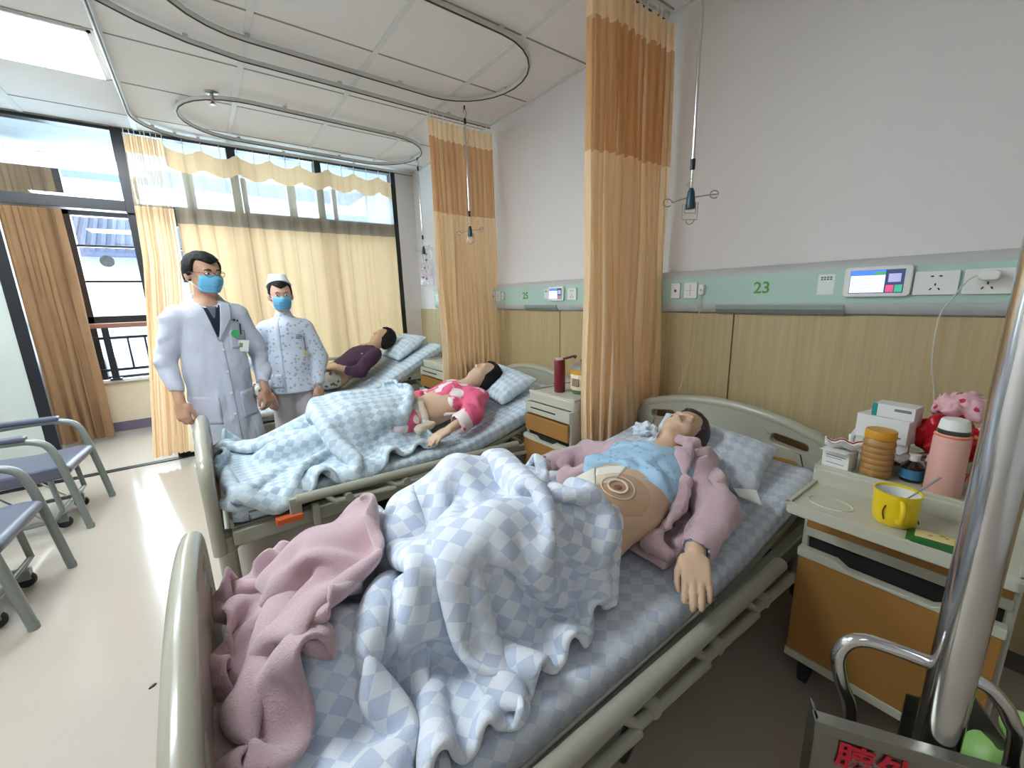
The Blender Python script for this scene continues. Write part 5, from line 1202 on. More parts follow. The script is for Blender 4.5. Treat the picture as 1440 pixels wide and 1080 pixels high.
# ---------------------------------------------------------------- patients
m_gauze = mat('gauze', (232, 228, 216), .9, bump=.2, bscale=200)
def wafer_mat():
    return glass_mat('clear dressing', (252, 247, 240), .10, .12, (236, 226, 210))
def patient_near():
    t = thing('person', 'patient lying in the nearest bed in an open pink robe, round dressing on belly', 'person', (1.2, .86, .65)); bpy.context.view_layer.update()
    sk = skin('skin patient', (212, 178, 148))
    base = np.array([[0, 0, 1], [-1, 0, 0], [0, -1, 0]], float)       # columns: right=-y, back=-z, up=+x
    Rh = rotM(0, -math.radians(20), 0)@rotM(math.radians(6), 0, 0)@base; ho = np.array([1.56, .895, .83])
    hn = R_((-.55, -.36, -.20), (-.12, -.1, 1)); hf_ = R_((-.92, .12, -.03), (.0, .2, 1))
    prims = [('g', tuple(ho), Rh, head_prims(True), .02, .98), ('c', (1.36, .885, .765), (1.49, .90, .815), .058, .050, .03),
             ('e', (.86, .84, .69), (.16, .165, .095), .03), ('e', (1.03, .83, .715), (.19, .165, .105), .06), ('e', (1.23, .865, .735), (.19, .165, .095), .06, rotM(0, -.1, 0)), ('c', (1.36, .73, .735), (1.36, 1.02, .735), .055, .055, .05),
             ('c', (1.36, .72, .725), (1.27, .605, .70), .045, .038, .03), ('c', (1.27, .605, .70), (1.06, .545, .668), .036, .026, .02), ('g', (1.045, .538, .665), hn, hand_prims(.32, -1), .012, .98),
             ('c', (1.36, 1.03, .725), (1.33, 1.24, .68), .045, .038, .03), ('c', (1.33, 1.24, .68), (1.13, 1.325, .665), .036, .026, .02), ('g', (1.115, 1.33, .662), hf_, hand_prims(.3, 1), .012, .96),
             ('c', (.88, .78, .69), (.52, .80, .79), .085, .06, .04), ('c', (.52, .80, .79), (.22, .84, .645), .055, .035, .02), ('c', (.88, .92, .69), (.58, 1.08, .81), .085, .06, .04), ('c', (.58, 1.08, .81), (.26, 1.12, .645), .055, .035, .02),
             ('c', (.22, .84, .64), (.17, .84, .67), .035, .025, .02), ('c', (.26, 1.12, .64), (.21, 1.12, .67), .035, .025, .02), ('-', ('e', (.985, .775, .825), (.012, .012, .012), .006))]
    body = blob('body', prims, (.08, .42, .56), (1.74, 1.40, 1.0), .0048, sk, None, 1); in_world(body, t)
    def setm(o_): o_.parent = t; o_.matrix_parent_inverse = t.matrix_basis.inverted(); o_.matrix_basis = Matrix.Translation(Vector(ho)) @ Matrix((Rh*.98).tolist()).to_4x4(); return o_
    def fh(P):
        sk_ = union([('e', (0, .014, .03), (.091, .108, .104), .01), ('e', (0, .04, -.03), (.090, .07, .08), .03)], P)
        reg = np.where(P[..., 1] < -.040, .066+.35*np.abs(P[..., 0])-P[..., 2], -1.); d = smax(sk_, reg, .006); return smax(d, -.09-P[..., 2], .01)+.003*vnoise(P*np.array([1, .6, .6]), 80, 14)
    setm(blob('hair', fh, (-.13, -.15, -.16), (.13, .16, .16), .005, mat('dark brown hair', (44, 34, 32), .5, var=.3, scale=50, bump=.3)))
    # light blue top bunched over the chest
    ms = spots('sky blue cotton', (166, 200, 224), (140, 178, 210), 40)
    def fs(P):
        d = union([('e', (1.23, .865, .735), (.20, .172, .104), .04, rotM(0, -.1, 0)), ('c', (1.36, .72, .735), (1.36, 1.03, .735), .064, .064, .05), ('c', (1.10, .98, .785), (1.16, .74, .775), .022, .03, .03), ('c', (1.12, 1.0, .77), (1.20, 1.04, .70), .03, .03, .03)], P)
        hem = 1.10+.02*np.sin(P[..., 1]*30)-(P[..., 0]+.16*(P[..., 1]-.86)); d = smax(d-.016+folds(P, .011, (15, 9, 12), 51)*.9, hem, .01)
        return smax(d, .64-P[..., 2], .01)
    in_world(blob('blue_top', fs, (1.0, .62, .60), (1.50, 1.14, .92), .0065, ms), t)
    # robe: sleeves, back panel, rolled front edge
    def slv(P):
        d = union([('c', (1.40, .74, .735), (1.29, .60, .705), .088, .074, .03), ('c', (1.29, .60, .705), (1.10, .553, .672), .074, .060, .03), ('c', (1.42, .85, .74), (1.40, .72, .735), .075, .08, .04), ('e', (1.46, .79, .765), (.10, .10, .065), .03)], P)
        d = d+folds(P, .012, (8, 13, 9), 61)
        return smax(smax(d, -union([('c', (1.115, .56, .67), (1.0, .53, .66), .034, .040, .01)], P), .006), .565-P[..., 2], .01)
    in_world(blob('robe_sleeve', slv, (1.0, .44, .54), (1.55, .98, .88), .0065, m_fleece), t)
    def slf(P):
        d = union([('c', (1.38, 1.06, .73), (1.33, 1.23, .69), .075, .066, .03), ('c', (1.33, 1.23, .69), (1.16, 1.315, .672), .066, .052, .03), ('c', (1.30, 1.10, .66), (1.15, 1.18, .64), .07, .05, .04)], P)+folds(P, .010, (10, 14, 9), 71)
        return smax(smax(d, -union([('c', (1.18, 1.31, .67), (1.05, 1.34, .66), .038, .04, .01)], P), .006), .60-P[..., 2], .01)
    in_world(blob('robe_sleeve', slf, (1.02, .98, .56), (1.52, 1.42, .86), .0065, m_fleece), t)
    def rl(P):
        d = union([('c', (1.44, .80, .84), (1.35, .765, .835), .026, .030, .02), ('c', (1.35, .765, .835), (1.25, .70, .785), .030, .025, .02), ('c', (1.25, .70, .785), (1.17, .665, .72), .025, .028, .02), ('c', (1.17, .665, .72), (1.08, .655, .70), .028, .024, .02), ('c', (1.08, .655, .70), (1.0, .665, .66), .024, .026, .02), ('c', (1.0, .665, .66), (1.04, .60, .635), .026, .02, .02), ('c', (1.20, .63, .65), (1.10, .62, .64), .04, .035, .03), ('c', (1.46, .86, .85), (1.44, .80, .84), .026, .03, .03)], P)
        return smax(d+folds(P, .013, (15, 13, 14), 81), .60-P[..., 2], .008)
    in_world(blob('robe_front', rl, (.90, .54, .58), (1.54, .92, .92), .0065, m_fleece), t)
    def rb(P): return smax(union([('b', (1.22, .88, .635), (.24, .29, .022), .02, rotM(0, -.1, 0), .02)], P)+folds(P, .008, (9, 9, 9), 91), .60-P[..., 2], .01)
    in_world(blob('robe_back', rb, (.9, .54, .58), (1.52, 1.22, .72), .009, m_fleece), t)
    # frilled cuff, wristband, neck ruffle
    bm = new_bm(); c0 = Vector((1.075, .548, .667)); ax = Vector((-.9, -.2, -.1)).normalized(); u = ax.orthogonal().normalized(); v = ax.cross(u)
    tube(bm, [c0+u*math.cos(a)*.033+v*math.sin(a)*.036+ax*.004*math.sin(9*a) for a in [2*PI*k/48 for k in range(48)]], .005, seg=6, closed=True)
    in_world(finish('cuff_frill', bm, spots('frill navy', (150, 168, 196), (40, 48, 80), 90)), t)
    def rf(P): return union([('e', (1.42, .985, .855), (.045, .05, .028), .01)], P)+.014*vnoise(P, 60, 5)+.008*vnoise(P, 120, 6)
    in_world(blob('neck_ruffle', rf, (1.34, .90, .79), (1.50, 1.07, .92), .005, mat('ruffle white', (214, 220, 230), .9)), t)
    # dressings
    zz = (0, 0, 1)
    o_ = patch('gauze_pad', body, [(.93, .83, .9), (1.06, .93, .9), (1.12, .84, .9), (1.0, .80, .9)], zz, m_gauze, None, off=.003, n=(10, 10), thick=.008); in_world(o_, t)
    o_ = patch('gauze_pad', body, [(.88, .84, .9), (.98, .97, .9), (1.07, .95, .9), (.93, .82, .9)], zz, m_gauze, None, off=.006, n=(10, 10), thick=.008); in_world(o_, t)
    o_ = patch('clear_film', body, [(.86, .72, .9), (.93, .90, .9), (1.10, .80, .9), (1.04, .66, .9)], zz, wafer_mat(), None, off=.004, n=(44, 44), thick=.0015, mask=lambda s, q: (s-.5)**2+(q-.5)**2 < .27); in_world(o_, t)
    bv = BVHTree.FromPolygons([v.co for v in body.data.vertices], [p.vertices for p in body.data.polygons])
    def onb(x, y, o=.006): h = bv.ray_cast(Vector((x, y, 1.1)), Vector((0, 0, -1))); return (h[0] if h[0] else Vector((x, y, .8)))+Vector((0, 0, o))
    for r, w, m in ((.030, .0035, mat('ring cream', (236, 224, 200), .4)), (.052, .0016, mat('ring clear', (214, 204, 186), .3))):
        bm = new_bm(); tube(bm, [onb(.985+r*math.cos(a)*1.0, .775+r*math.sin(a)) for a in [2*PI*k/40 for k in range(40)]], w, seg=8, closed=True); in_world(finish('wafer_ring', bm, m), t)
    bm = new_bm(); lathe(bm, [(.014, -.004), (.012, .002), (.006, .003), (.003, -.002)], c=onb(.985, .775, .002), seg=18); in_world(finish('stoma', bm, mat('stoma skin', (128, 84, 62), .4)), t)
    return body
pb1 = patient_near()

def patient_mid():
    t = thing('person', 'patient lying in the middle bed in pink and white pyjamas, hand on the mattress edge', 'person', (1.2, 2.45, .65)); bpy.context.view_layer.update()
    sk = skin('skin patient mid', (210, 180, 152)); base = np.array([[0, 0, 1], [-1, 0, 0], [0, -1, 0]], float)
    Rh = rotM(0, -math.radians(24), 0)@base; ho = np.array([1.57, 2.44, .865])
    hn = R_((-.85, -.2, -.16), (-.1, -.1, 1)); hf_ = R_((-.8, -.5, -.1), (0, 0, 1))
    prims = [('g', tuple(ho), Rh, head_prims(True), .02, .98), ('c', (1.38, 2.44, .80), (1.49, 2.44, .845), .058, .052, .03),
             ('e', (.90, 2.40, .69), (.16, .17, .10), .03), ('e', (1.06, 2.40, .70), (.18, .155, .095), .06), ('e', (1.24, 2.42, .74), (.18, .165, .10), .06, rotM(0, -.2, 0)), ('c', (1.36, 2.28, .76), (1.36, 2.60, .76), .055, .055, .05),
             ('c', (1.36, 2.26, .76), (1.26, 2.12, .71), .045, .038, .03), ('c', (1.26, 2.12, .71), (1.07, 2.075, .665), .036, .026, .02), ('g', (1.055, 2.07, .66), hn, hand_prims(.35, -1), .012, .98),
             ('c', (1.36, 2.60, .76), (1.22, 2.70, .70), .045, .038, .03), ('c', (1.22, 2.70, .70), (1.04, 2.58, .76), .036, .026, .02), ('g', (1.03, 2.57, .765), hf_, hand_prims(.4, 1), .012, .96),
             ('c', (.9, 2.33, .68), (.55, 2.38, .70), .085, .06, .04), ('c', (.55, 2.38, .70), (.2, 2.42, .63), .055, .035, .02), ('c', (.9, 2.48, .68), (.58, 2.58, .70), .085, .06, .04), ('c', (.58, 2.58, .70), (.2, 2.6, .63), .055, .035, .02)]
    body = in_world(blob('body', prims, (.12, 1.95, .56), (1.78, 2.82, 1.04), .007, sk), t)
    def setm(o_): o_.parent = t; o_.matrix_parent_inverse = t.matrix_basis.inverted(); o_.matrix_basis = Matrix.Translation(Vector(ho)) @ Matrix((Rh*.98).tolist()).to_4x4(); return o_
    def fh(P):
        sk_ = union([('e', (0, .014, .03), (.091, .108, .104), .01), ('e', (0, .04, -.03), (.090, .07, .08), .03)], P)
        reg = np.where(P[..., 1] < -.040, .066+.35*np.abs(P[..., 0])-P[..., 2], -1.); d = smax(sk_, reg, .006); return smax(d, -.09-P[..., 2], .01)+.003*vnoise(P, 80, 24)
    setm(blob('hair', fh, (-.13, -.15, -.16), (.13, .16, .16), .007, m_hair))
    pk = spots('pink flannel', (224, 98, 132), (238, 224, 222), 9, .56); wt = mat('pyjama trim', (236, 220, 216), .9)
    def ft(P):
        d = union([('e', (1.26, 2.42, .745), (.19, .178, .112), .04, rotM(0, -.2, 0)), ('c', (1.37, 2.27, .765), (1.37, 2.61, .765), .068, .068, .05), ('c', (1.37, 2.26, .765), (1.27, 2.13, .715), .078, .070, .04), ('c', (1.27, 2.13, .715), (1.16, 2.09, .685), .070, .062, .03), ('c', (1.37, 2.60, .765), (1.22, 2.70, .71), .072, .066, .04), ('c', (1.22, 2.70, .71), (1.10, 2.62, .74), .06, .05, .03)], P)-.004
        d = d+folds(P, .011, (9, 9, 9), 151); trunk = np.where((P[..., 1] > 2.20) & (P[..., 1] < 2.66), 1.135-(P[..., 0]+.10*(P[..., 1]-2.4)), -1.)
        return smax(smax(d, trunk, .012), -union([('c', (1.18, 2.095, .685), (1.08, 2.08, .67), .046, .046, .01)], P), .006)
    in_world(blob('pyjama_top', ft, (1.0, 1.99, .58), (1.52, 2.84, .94), .0075, pk), t)
    in_world(blob('cuff', lambda P: smax(union([('c', (1.175, 2.094, .687), (1.150, 2.088, .681), .068, .066, .01)], P), -union([('c', (1.2, 2.10, .69), (1.08, 2.08, .67), .052, .052, .01)], P), .005), (1.06, 2.0, .58), (1.27, 2.19, .79), .007, wt), t)
    in_world(blob('hem_trim', lambda P: union([('c', (1.115, 2.27, .70), (1.14, 2.35, .795), .010, .010, .01), ('c', (1.14, 2.35, .795), (1.12, 2.5, .80), .010, .010, .01), ('c', (1.115, 2.27, .70), (1.20, 2.23, .70), .012, .012, .01)], P)+folds(P, .003, (20, 20, 20), 5), (1.05, 2.18, .64), (1.25, 2.56, .86), .006, wt), t)
    def fp(P):
        d = union([('e', (.88, 2.40, .69), (.17, .20, .115), .03), ('c', (.9, 2.32, .69), (.65, 2.34, .70), .10, .09, .04), ('c', (.9, 2.50, .69), (.65, 2.55, .70), .10, .09, .04)], P)
        return smax(d+folds(P, .012, (10, 9, 9), 171), (P[..., 0]+.25*(P[..., 1]-2.4))-.985, .012)
    in_world(blob('pyjama_trousers', fp, (.5, 2.12, .58), (1.1, 2.74, .90), .0085, pk), t)
    in_world(blob('white_wrap', lambda P: union([('c', (.99, 2.22, .685), (1.0, 2.30, .785), .024, .030, .02), ('c', (1.0, 2.30, .785), (.97, 2.42, .80), .030, .022, .02), ('c', (1.02, 2.20, .67), (.93, 2.19, .66), .026, .03, .02)], P)+folds(P, .008, (16, 16, 16), 9), (.86, 2.12, .60), (1.1, 2.48, .86), .006, mat('cream knit', (214, 200, 176), .9)), t)
patient_mid()

def patient_far():
    t = thing('person', 'patient in a plum top half sitting up in the farthest bed', 'person', (1.2, 4.2, .65)); bpy.context.view_layer.update()
    sk = skin('skin patient far', (190, 152, 118)); base = np.array([[0, 0, 1], [-1, 0, 0], [0, -1, 0]], float)
    Rh = rotM(0, -math.radians(42), 0)@base; ho = np.array([1.47, 4.20, 1.035])
    prims = [('g', tuple(ho), Rh, head_prims(True), .02, .98), ('c', (1.32, 4.2, .93), (1.43, 4.2, 1.0), .055, .05, .03), ('e', (.92, 4.2, .70), (.16, .17, .11), .04), ('e', (1.06, 4.2, .77), (.17, .16, .11), .06, rotM(0, -.5, 0)), ('e', (1.22, 4.2, .86), (.17, .17, .11), .06, rotM(0, -.5, 0)), ('c', (1.31, 4.06, .90), (1.31, 4.36, .90), .055, .055, .05),
             ('c', (1.30, 4.02, .89), (1.12, 3.93, .76), .045, .038, .03), ('c', (1.12, 3.93, .76), (.92, 4.02, .82), .036, .026, .02), ('g', (.905, 4.03, .82), R_((-.8, .5, -.1), (0, -.2, 1)), hand_prims(.5, -1), .012),
             ('c', (1.30, 4.38, .89), (1.14, 4.46, .76), .045, .038, .03), ('c', (1.14, 4.46, .76), (.94, 4.32, .80), .036, .026, .02), ('g', (.93, 4.31, .80), R_((-.8, -.5, -.1), (0, .2, 1)), hand_prims(.5, 1), .012),
             ('c', (.92, 4.12, .69), (.55, 4.08, .78), .085, .06, .04), ('c', (.55, 4.08, .78), (.22, 4.1, .63), .055, .035, .02), ('c', (.92, 4.28, .69), (.58, 4.34, .80), .085, .06, .04), ('c', (.58, 4.34, .80), (.22, 4.3, .63), .055, .035, .02)]
    in_world(blob('body', prims, (.14, 3.80, .56), (1.68, 4.56, 1.22), .008, sk), t)
    def fh(P):
        sk_ = union([('e', (0, .014, .03), (.091, .108, .104), .01), ('e', (0, .04, -.03), (.090, .07, .08), .03)], P)
        reg = np.where(P[..., 1] < -.040, .066+.35*np.abs(P[..., 0])-P[..., 2], -1.); return smax(smax(sk_, reg, .006), -.09-P[..., 2], .01)+.003*vnoise(P, 80, 24)
    o_ = blob('hair', fh, (-.13, -.15, -.16), (.13, .16, .16), .008, m_hair); o_.parent = t; o_.matrix_parent_inverse = t.matrix_basis.inverted(); o_.matrix_basis = Matrix.Translation(Vector(ho)) @ Matrix((Rh*.98).tolist()).to_4x4()
    def ft(P):
        d = union([('e', (1.06, 4.2, .78), (.18, .175, .12), .06, rotM(0, -.5, 0)), ('e', (1.22, 4.2, .86), (.18, .185, .12), .06, rotM(0, -.5, 0)), ('c', (1.31, 4.05, .90), (1.31, 4.37, .90), .068, .068, .05), ('c', (1.30, 4.01, .89), (1.11, 3.92, .765), .072, .066, .04), ('c', (1.11, 3.92, .765), (1.03, 3.96, .785), .066, .055, .03), ('c', (1.30, 4.38, .89), (1.14, 4.46, .77), .072, .066, .04), ('c', (1.14, 4.46, .77), (1.03, 4.38, .78), .062, .055, .03)], P)
        return smax(d+folds(P, .011, (8, 8, 8), 251), -union([('c', (1.06, 3.95, .78), (.92, 4.02, .82), .040, .040, .01)], P), .006)
    in_world(blob('plum_top', ft, (.86, 3.82, .58), (1.48, 4.58, 1.04), .009, mat('plum cloth', (66, 40, 62), .9, var=.15)), t)
    in_world(blob('patterned_trousers', lambda P: smax(union([('e', (.88, 4.2, .70), (.17, .20, .12), .03), ('c', (.90, 4.11, .70), (.55, 4.07, .79), .10, .085, .04), ('c', (.55, 4.07, .79), (.24, 4.1, .65), .08, .06, .03), ('c', (.92, 4.28, .70), (.58, 4.34, .81), .10, .085, .04), ('c', (.58, 4.34, .81), (.26, 4.3, .65), .08, .06, .03)], P)+folds(P, .012, (8, 8, 8), 271), .585-P[..., 2], .01), (.12, 3.90, .56), (1.1, 4.52, .95), .009, spots('leafy cotton', (206, 198, 182), (110, 96, 76), 26, .5)), t)
patient_far()
# ================================================================ THINGS ON THE CABINETS
ZT = .836; ZS = .786       # top and pull-out shelf
def obj1(name, bm, m, label, cat, **k): o = finish(name, bm, m, **k); return tag(o, label, cat)
# yellow cup with a white inside, handle and spoon
cx, cy = 1.435, .196
t = thing('yellow_cup', 'bright yellow mug with a white inside standing on the pulled-out shelf', 'mug', (cx, cy, ZS), rz=0)
bm = new_bm(); lathe(bm, [(.001, .0), (.040, .0), (.045, .006), (.048, .03), (.050, .092), (.047, .092), (.046, .085)], seg=36, open_=True); finish('cup_body', bm, mat('yellow enamel', (234, 202, 22), .3, coat=.3), t)
bm = new_bm(); lathe(bm, [(.0475, .0915), (.046, .085), (.043, .02), (.001, .012)], seg=36, open_=True); finish('cup_lining', bm, m_wht, t)
bm = new_bm(); a0 = math.radians(200); dx, dy = math.cos(a0), math.sin(a0)
tube(bm, smooth_path([(dx*.046, dy*.046, .076), (dx*.066, dy*.066, .078), (dx*.076, dy*.076, .055), (dx*.068, dy*.068, .028), (dx*.046, dy*.046, .020)], 5), .0062, seg=10); finish('handle', bm, MATS['yellow enamel'], t)
bm = new_bm()
for a1, pts in ((-.6, [(0, .010), (.05, .03), (.02, .05), (.08, .07)]), (-1.0, [(0, .006), (.15, .012), (.3, .008)]), (2.9, [(0, .02), (.1, .04), (.0, .06)])):
    tube(bm, smooth_path([(.0502*math.cos(a1-p), .0502*math.sin(a1-p), q) for p, q in pts], 5), .0016, seg=6)
finish('printed_line', bm, mat('print maroon', (96, 52, 24), .5), t)
bm = new_bm(); tube(bm, [(-.02, .02, .02), (.028, -.030, .085), (.062, -.066, .135)], [.003, .0022, .0032], seg=8)
o = finish('spoon', bm, m_steel); o.location = (cx, cy, ZS); tag(o, 'steel spoon leaning in the yellow mug', 'spoon')
# green snack packet
bm = new_bm(); bmesh.ops.create_grid(bm, x_segments=16, y_segments=10, size=.5)
for v in bm.verts:
    u, w = v.co.x*2, v.co.y*2; v.co = Vector((v.co.x*.095, v.co.y*.135, .013*max(0, (1-u*u)*(1-abs(w)**3))**.5+.002))
ex = bmesh.ops.extrude_face_region(bm, geom=bm.faces[:]); [setattr(v.co, 'z', .001) for v in [g for g in ex['geom'] if isinstance(g, bmesh.types.BMVert)]]
t = thing('snack_packet', 'flat green and yellow foil packet lying on the pulled-out shelf in front of the mug', 'packet', (1.385, .092, ZS+.001), rz=.1)
finish('pouch', bm, mat('packet green', (26, 92, 40), .35), t)
bm = new_bm(); bmesh.ops.create_grid(bm, x_segments=12, y_segments=8, size=.5)
for v in bm.verts:
    u, w = v.co.x*2*.8, v.co.y*2*.82; v.co = Vector((v.co.x*.060+.004, v.co.y*.105, .0142*max(0, (1-u*u)*(1-abs(w)**3))**.5+.0028))
finish('printed_panel', bm, spots('packet print', (206, 190, 130), (150, 130, 60), 60), t)
# jar of yellow brown paste
t = thing('ribbed_jar', 'ribbed plastic jar with a yellow lid and tan contents, beside the medicine carton', 'jar', (1.620, .282, ZT))
prof = [(.001, .0), (.034, .0), (.038, .006)]
for k in range(6): z = .012+.020*k; prof += [(.0385, z*.9), (.0400, z*.9+.006), (.0390, z*.9+.012), (.0375, z*.9+.016)]
prof += [(.037, .121), (.033, .128)]
bm = new_bm(); lathe(bm, prof, seg=36); finish('jar_body', bm, mat('jar tan', (168, 122, 66), .2, var=.1, coat=.5), t)
bm = new_bm(); lathe(bm, [(.035, .124), (.038, .126), (.038, .148), (.036, .151), (.001, .152)], seg=36); finish('lid', bm, mat('lid amber', (206, 146, 22), .35), t)
# pink flask
t = thing('pink_flask', 'large dusty pink vacuum flask with a white cap and coral strap', 'flask', (1.61, .133, ZT))
bm = new_bm(); lathe(bm, [(.001, 0), (.036, 0), (.039, .005), (.0375, .165), (.034, .178), (.032, .180)], seg=40); finish('flask_body', bm, mat('flask pink', (218, 168, 156), .45), t)
bm = new_bm(); lathe(bm, [(.031, .178), (.033, .181), (.033, .190), (.031, .192)], seg=32); finish('neck_band', bm, mat('band grey', (90, 92, 88), .3, metal=.6), t)
bm = new_bm(); lathe(bm, [(.029, .190), (.032, .193), (.029, .216), (.026, .221), (.001, .223)], seg=32); finish('cap', bm, m_wht, t)
bm = new_bm(); ax_ = Vector((.25, -.97, 0)).normalized()
tube(bm, smooth_path([ax_*.037+Vector((0, 0, .178)), ax_*.050+Vector((0, 0, .170)), ax_*.052+Vector((0, 0, .135)), ax_*.050+Vector((0, 0, .07)), ax_*.040+Vector((0, 0, .055))], 5), .0055, seg=8, flat=((ax_.y, -ax_.x, 0), 1.6)); finish('strap', bm, mat('coral strap', (232, 124, 92), .4), t)
bm = new_bm(); tube(bm, [(.0355*math.cos(a), .0355*math.sin(a), .175) for a in [2*PI*k/28 for k in range(28)]], .003, seg=6, closed=True); finish('strap_ring', bm, MATS['coral strap'], t)
# cartons
def carton(name, label, c, s, rz, m, faces=(), cat='medicine box'):
    t = thing(name, label, cat, c, rz); bm = new_bm(); box(bm, (0, 0, s[2]/2), s); finish('carton', bm, m, t, bevel=.001)
    for nm, cc, ss, mm in faces: bm = new_bm(); box(bm, cc, ss); finish(nm, bm, mm, t, smooth=False)
    return t
m_cart = mat('carton white', (226, 226, 222), .55); m_tl = mat('carton teal', (22, 142, 140), .5); m_cprint = mat('carton print', (120, 120, 118), .6); m_cred = mat('carton red', (170, 40, 50), .5); m_cblue = mat('carton navy', (36, 52, 140), .45)
carton('medicine_carton', 'small open white carton with fine print at the front left corner of the cabinet top', (1.612, .372, ZT), (.058, .075, .062), -.15, m_cart,
    [('print_line', (-.0296, .0, .045), (.0006, .055, .003), m_cprint), ('print_line', (-.0296, .004, .038), (.0006, .045, .002), m_cprint), ('print_line', (-.0296, .0, .020), (.0006, .05, .002), m_cprint), ('lid_flap', (-.035, 0, .066), (.04, .072, .0015), m_cart)])
t = thing('leaflet', 'crumpled red and white leaflet lying on the small open carton', 'leaflet', (1.615, .367, ZT+.070), .3)
bm = new_bm(); bmesh.ops.create_grid(bm, x_segments=10, y_segments=10, size=.5)
for v in bm.verts: x, y = v.co.x, v.co.y; v.co = Vector((x*.07, y*.10, .010*math.sin(x*9)+.006*math.sin(y*13+1)+.012))
o = finish('sheet', bm, m_cart, t); md = o.modifiers.new('t', 'SOLIDIFY'); md.thickness = .001
bm = new_bm()
for k in range(4): tube(bm, [(-.03+.018*k, -.045+.09*q/8, .010*math.sin((-.03+.018*k)/.07*9)+.006*math.sin((-.045+.09*q/8)/.10*13+1)+.0145) for q in range(9)], .0022, seg=5)
finish('red_stripe', bm, m_cred, t)
carton('medicine_carton', 'flat white carton at the back of the cabinet, under the teal-ended box', (1.80, .315, ZT), (.10, .15, .078), .1, m_cart, [('print_line', (-.0504, 0, .022), (.0006, .11, .003), m_cprint)])
carton('medicine_carton', 'white carton stacked second from the bottom behind the jar', (1.80, .300, ZT+.0785), (.09, .14, .078), -.2, m_cart, [('print_line', (-.0454, -.02, .02), (.0006, .07, .006), m_cprint)])
carton('medicine_carton', 'white box with a teal end on top of the carton stack', (1.80, .283, ZT+.157), (.07, .108, .042), -.12, m_cart, [('teal_end', (0, .0544, .021), (.0702, .0012, .0422), m_tl), ('teal_corner', (-.0352, .048, .021), (.0008, .014, .0422), m_tl), ('print_block', (-.0354, -.024, .028), (.0008, .042, .009), m_cprint)])
carton('medicine_carton', 'tall white box with a navy swoosh by the steel pole', (1.70, .012, ZT), (.05, .085, .115), .1, m_cart, [('navy_panel', (-.0256, -.004, .095), (.0010, .076, .036), m_cblue), ('navy_line', (-.0256, .01, .02), (.001, .03, .004), m_cblue), ('navy_top', (0, 0, .1156), (.05, .085, .001), m_cblue)])
# small bottles
t = thing('medicine_bottle', 'small dark bottle with a white cap and blue label between jar and flask', 'bottle', (1.66, .205, ZT))
bm = new_bm(); lathe(bm, [(.001, 0), (.026, 0), (.028, .004), (.028, .048), (.014, .062), (.011, .066)], seg=24); finish('bottle_body', bm, mat('amber dark', (36, 22, 20), .2, coat=.5), t)
bm = new_bm(); lathe(bm, [(.0285, .010), (.0287, .011), (.0287, .038), (.0285, .039)], seg=24); finish('bottle_label', bm, mat('label blue', (70, 130, 170), .5), t)
bm = new_bm(); lathe(bm, [(.0125, .064), (.0135, .065), (.0135, .084), (.001, .086)], seg=20); finish('cap', bm, m_wht, t)
t = thing('medicine_bottle', 'tiny white dropper bottle behind the small open carton', 'bottle', (1.69, .365, ZT))
bm = new_bm(); lathe(bm, [(.001, 0), (.018, 0), (.018, .06), (.008, .07), (.007, .085), (.009, .086), (.009, .098), (.001, .10)], seg=20); finish('bottle_body', bm, m_wht, t)
t = thing('medicine_bottle', 'small white capped bottle behind the pink flask', 'bottle', (1.72, .165, ZT))
bm = new_bm(); lathe(bm, [(.001, 0), (.022, 0), (.022, .07), (.015, .08), (.015, .105), (.001, .106)], seg=20); finish('bottle_body', bm, m_wht, t)
# blister foils
for k, (x, y, z, r, sh) in enumerate(((1.72, .23, .03, .3, 'upper'), (1.70, .17, .012, -.3, 'lower'))):
    V = []; F = []; n = 16
    for i in range(n+1):
        for j in range(n+1):
            u, v = i/n-.5, j/n-.5; V.append((u*.09, v*.16, .022*vnoise(np.array([[u*5, v*6, k*3.]]), 1, 7+k)[0]+.02+z))
    for i in range(n):
        for j in range(n): a = i*(n+1)+j; F.append([a, a+n+1, a+n+2, a+1])
    o = npmesh('foil_sheet', V, F, mat('foil', (196, 192, 184), .22, metal=1)); md = o.modifiers.new('t', 'SOLIDIFY'); md.thickness = .001; o.location = (x, y, ZT); o.rotation_euler = (0, 0, r)
    tag(o, f'crumpled silver foil wrapper behind the dark bottle, the {sh} of two', 'foil wrapper', 'foil wrappers on the near cabinet')
# plastic bags
bagm = mat('red film', (186, 22, 36), .3, var=.25, scale=18)
o = blob('plastic_bag', lambda P: smax(union([('e', (1.84, .16, ZT+.09), (.085, .085, .10), .03), ('e', (1.84, .04, ZT+.07), (.07, .08, .07), .03)], P)+folds(P, .018, (16, 16, 12), 301, 3), ZT+.001-P[..., 2], .004), (1.72, -.09, ZT-.01), (1.97, .30, ZT+.22), .006, bagm)
tag(o, 'crumpled red plastic bag at the back of the near cabinet', 'plastic bag')
o = blob('plastic_bag', lambda P: union([('e', (1.85, .15, ZT+.205), (.07, .075, .05), .03), ('e', (1.86, .04, ZT+.155), (.05, .05, .045), .03)], P)+folds(P, .018, (20, 20, 20), 311, 3), (1.74, -.06, ZT+.09), (1.96, .26, ZT+.28), .0055, spots('pink print film', (226, 178, 186), (190, 50, 70), 34))
tag(o, 'knotted pink and white printed bag on top of the red plastic bag', 'plastic bag')
o = blob('plastic_bag', lambda P: smax(union([('e', (1.79, .045, ZT+.09), (.045, .05, .085), .03)], P)+folds(P, .014, (20, 20, 16), 321, 3), ZT+.001-P[..., 2], .004), (1.72, -.03, ZT-.01), (1.86, .12, ZT+.22), .0055, mat('milky film', (206, 196, 188), .35, trans=.3))
tag(o, 'milky clear plastic bag beside the red bag behind the pink flask', 'plastic bag')
